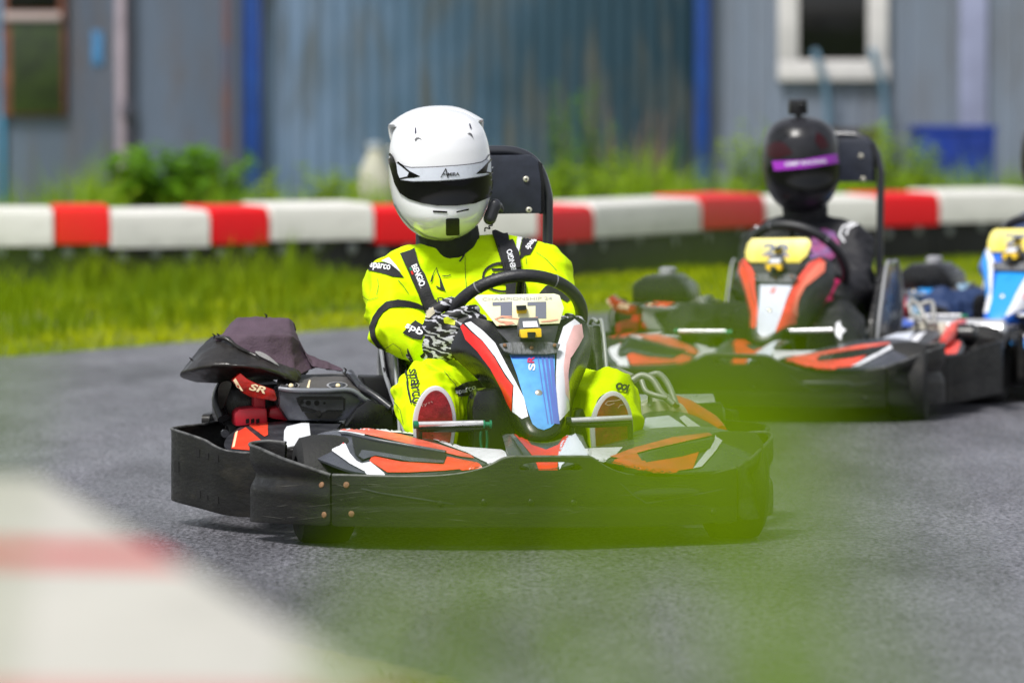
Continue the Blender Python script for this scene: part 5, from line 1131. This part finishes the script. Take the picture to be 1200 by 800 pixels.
# ------------------------------------------------------------------ the near side: barrier and grass beside the camera
NX = lambda d: -.037-.196*(d-3.32)
cut = [2.0, 2.2, 2.62, 3.06, 3.24, 4.16, 4.33, 5.1, 5.3, 6.0, 6.3]
NB = [((NX(p_), p_), (NX(q_), q_), i_ % 2) for i_, (p_, q_) in enumerate(zip(cut, cut[1:]))]
lbn = ['', '', 'near white barrier block cut off by the bottom edge', 'near red barrier block just touching the bottom edge, blurred', 'large blurred white barrier block in the lower left corner',
       'narrow blurred red barrier block crossing the lower left of the photo', 'blurred white barrier block above the narrow red one at the left edge', '', '', '']
for i, ((xa, ya), (xb, yb), rd) in enumerate(NB):
    if not lbn[i]: continue
    # blocks are built from the far end so that their faces look at the track
    z = bank((xa+xb)/2, (ya+yb)/2)-.01; n_ = Vector((yb-ya, -(xb-xa))).normalized()
    block((xa, ya, z), (xb, yb, z), .15, .372, .38, rd, lbn[i], 'blurred red and white blocks beside the camera', True, 1, True)
VG = mat('near grass blade', (.21, .34, .001), .8, c2=(.12, .23, .001), vscale=8, trans=.5, spec=.05)
def tuft(name, lab, x, y, specs, seed, wd=.009, leaf=False):
    """grass blades or stalked leaves: each spec = (tip x, tip y, tip z, sag)"""
    z = bank(x, y); t = thing(name, (x, y, z)); tag(t, lab, 'weed' if leaf else 'grass tuft'); rnd = random.Random(seed)
    for (tx, ty, tz, sg) in specs:
        vs, fs = [], []
        b = Vector((rnd.uniform(-.13, .13) if leaf else rnd.uniform(-.12, .12), rnd.uniform(-.05, .12), 0)); e = Vector((tx-x, ty-y, tz-z)); n_ = 44
        ctrl = Vector((b.x*.6+e.x*.4, b.y*.6+e.y*.4, e.z+sg)); w0 = wd*rnd.uniform(.8, 1.25); s0 = Vector((1, rnd.uniform(-.5, .5), rnd.uniform(-.1, .1))).normalized()
        for i in range(n_+1):
            u = i/n_; p = b*(1-u)**2+ctrl*2*u*(1-u)+e*u*u; tg = ((ctrl-b)*(1-u)+(e-ctrl)*u).normalized(); s = (s0-tg*s0.dot(tg)).normalized()
            hw = (.0016+(w0*.5*math.sin(math.pi*min(1, max(0, (u-.88)/.12)))**.7 if u > .885 else 0)) if leaf else w0*.5*(1-u**3)*(.6+.8*min(1, u*2))
            f_ = tg.cross(s)*hw*.35; vs += [p-s*hw+f_, p, p+s*hw+f_]
        for i in range(n_): q = 3*i; fs += [[q, q+1, q+4, q+3], [q+1, q+2, q+5, q+4]]
        put('leaf' if leaf else 'blade', mesh('b', vs, fs, True, 0), VG, t)
def tip(px, py, D): p = at(px, py, D); return (p.x, p.y, p.z)
def spray(n, x0, x1, y0, y1, D0, D1, sg=(.0, .06), seed=1):
    rnd = random.Random(seed)
    return [tip(rnd.uniform(x0, x1), rnd.uniform(y0, y1), rnd.uniform(D0, D1))+(rnd.uniform(*sg),) for _ in range(n)]
def leaves_at(D, *pts): return [tip(a_, b_, D+.04*((k*7) % 5))+(.0,) for k, (a_, b_) in enumerate(pts)]
tuft('broad_leaf_weed', 'out of focus broad leaves across the right half of the leading kart\'s bumper', .05, 1.0, leaves_at(1.1, (760, 440), (830, 470), (790, 530), (880, 540)), 1, .016, True)
tuft('broad_leaf_weed', 'out of focus leaves in front of the left half of the second kart', .07, 1.05, leaves_at(1.15, (740, 350), (800, 370), (850, 410), (770, 420)), 2, .016, True)
tuft('broad_leaf_weed', 'out of focus leaves below the middle of the leading kart', -.01, 1.1, leaves_at(1.2, (530, 590), (620, 570), (700, 560)), 3, .015, True)
tuft('broad_leaf_weed', 'out of focus leaves at the bottom edge between the near barrier and the kart', -.02, 1.2, leaves_at(1.2, (450, 700), (530, 740), (870, 730)), 5, .014, True)
tuft('grass_tuft', 'out of focus grass veiling the far left of the photo', -.26, 1.1, spray(9, -60, 70, 190, 420, 1.15, 1.35, (0, .0), 10)+spray(3, 40, 160, 360, 450, 1.2, 1.4, (0, .0), 11), 4, .007)
tuft('grass_tuft', 'out of focus grass blades leaning up across the right end of the leading kart', .06, 1.62, spray(3, 690, 910, 450, 600, 1.7, 2.0, (0, .03), 25), 6, .005)
tuft('grass_tuft', 'out of focus grass blades low along the bottom edge', -.01, 1.75, spray(6, 340, 720, 650, 740, 1.5, 2.0, (0, .03), 22), 7, .0065)
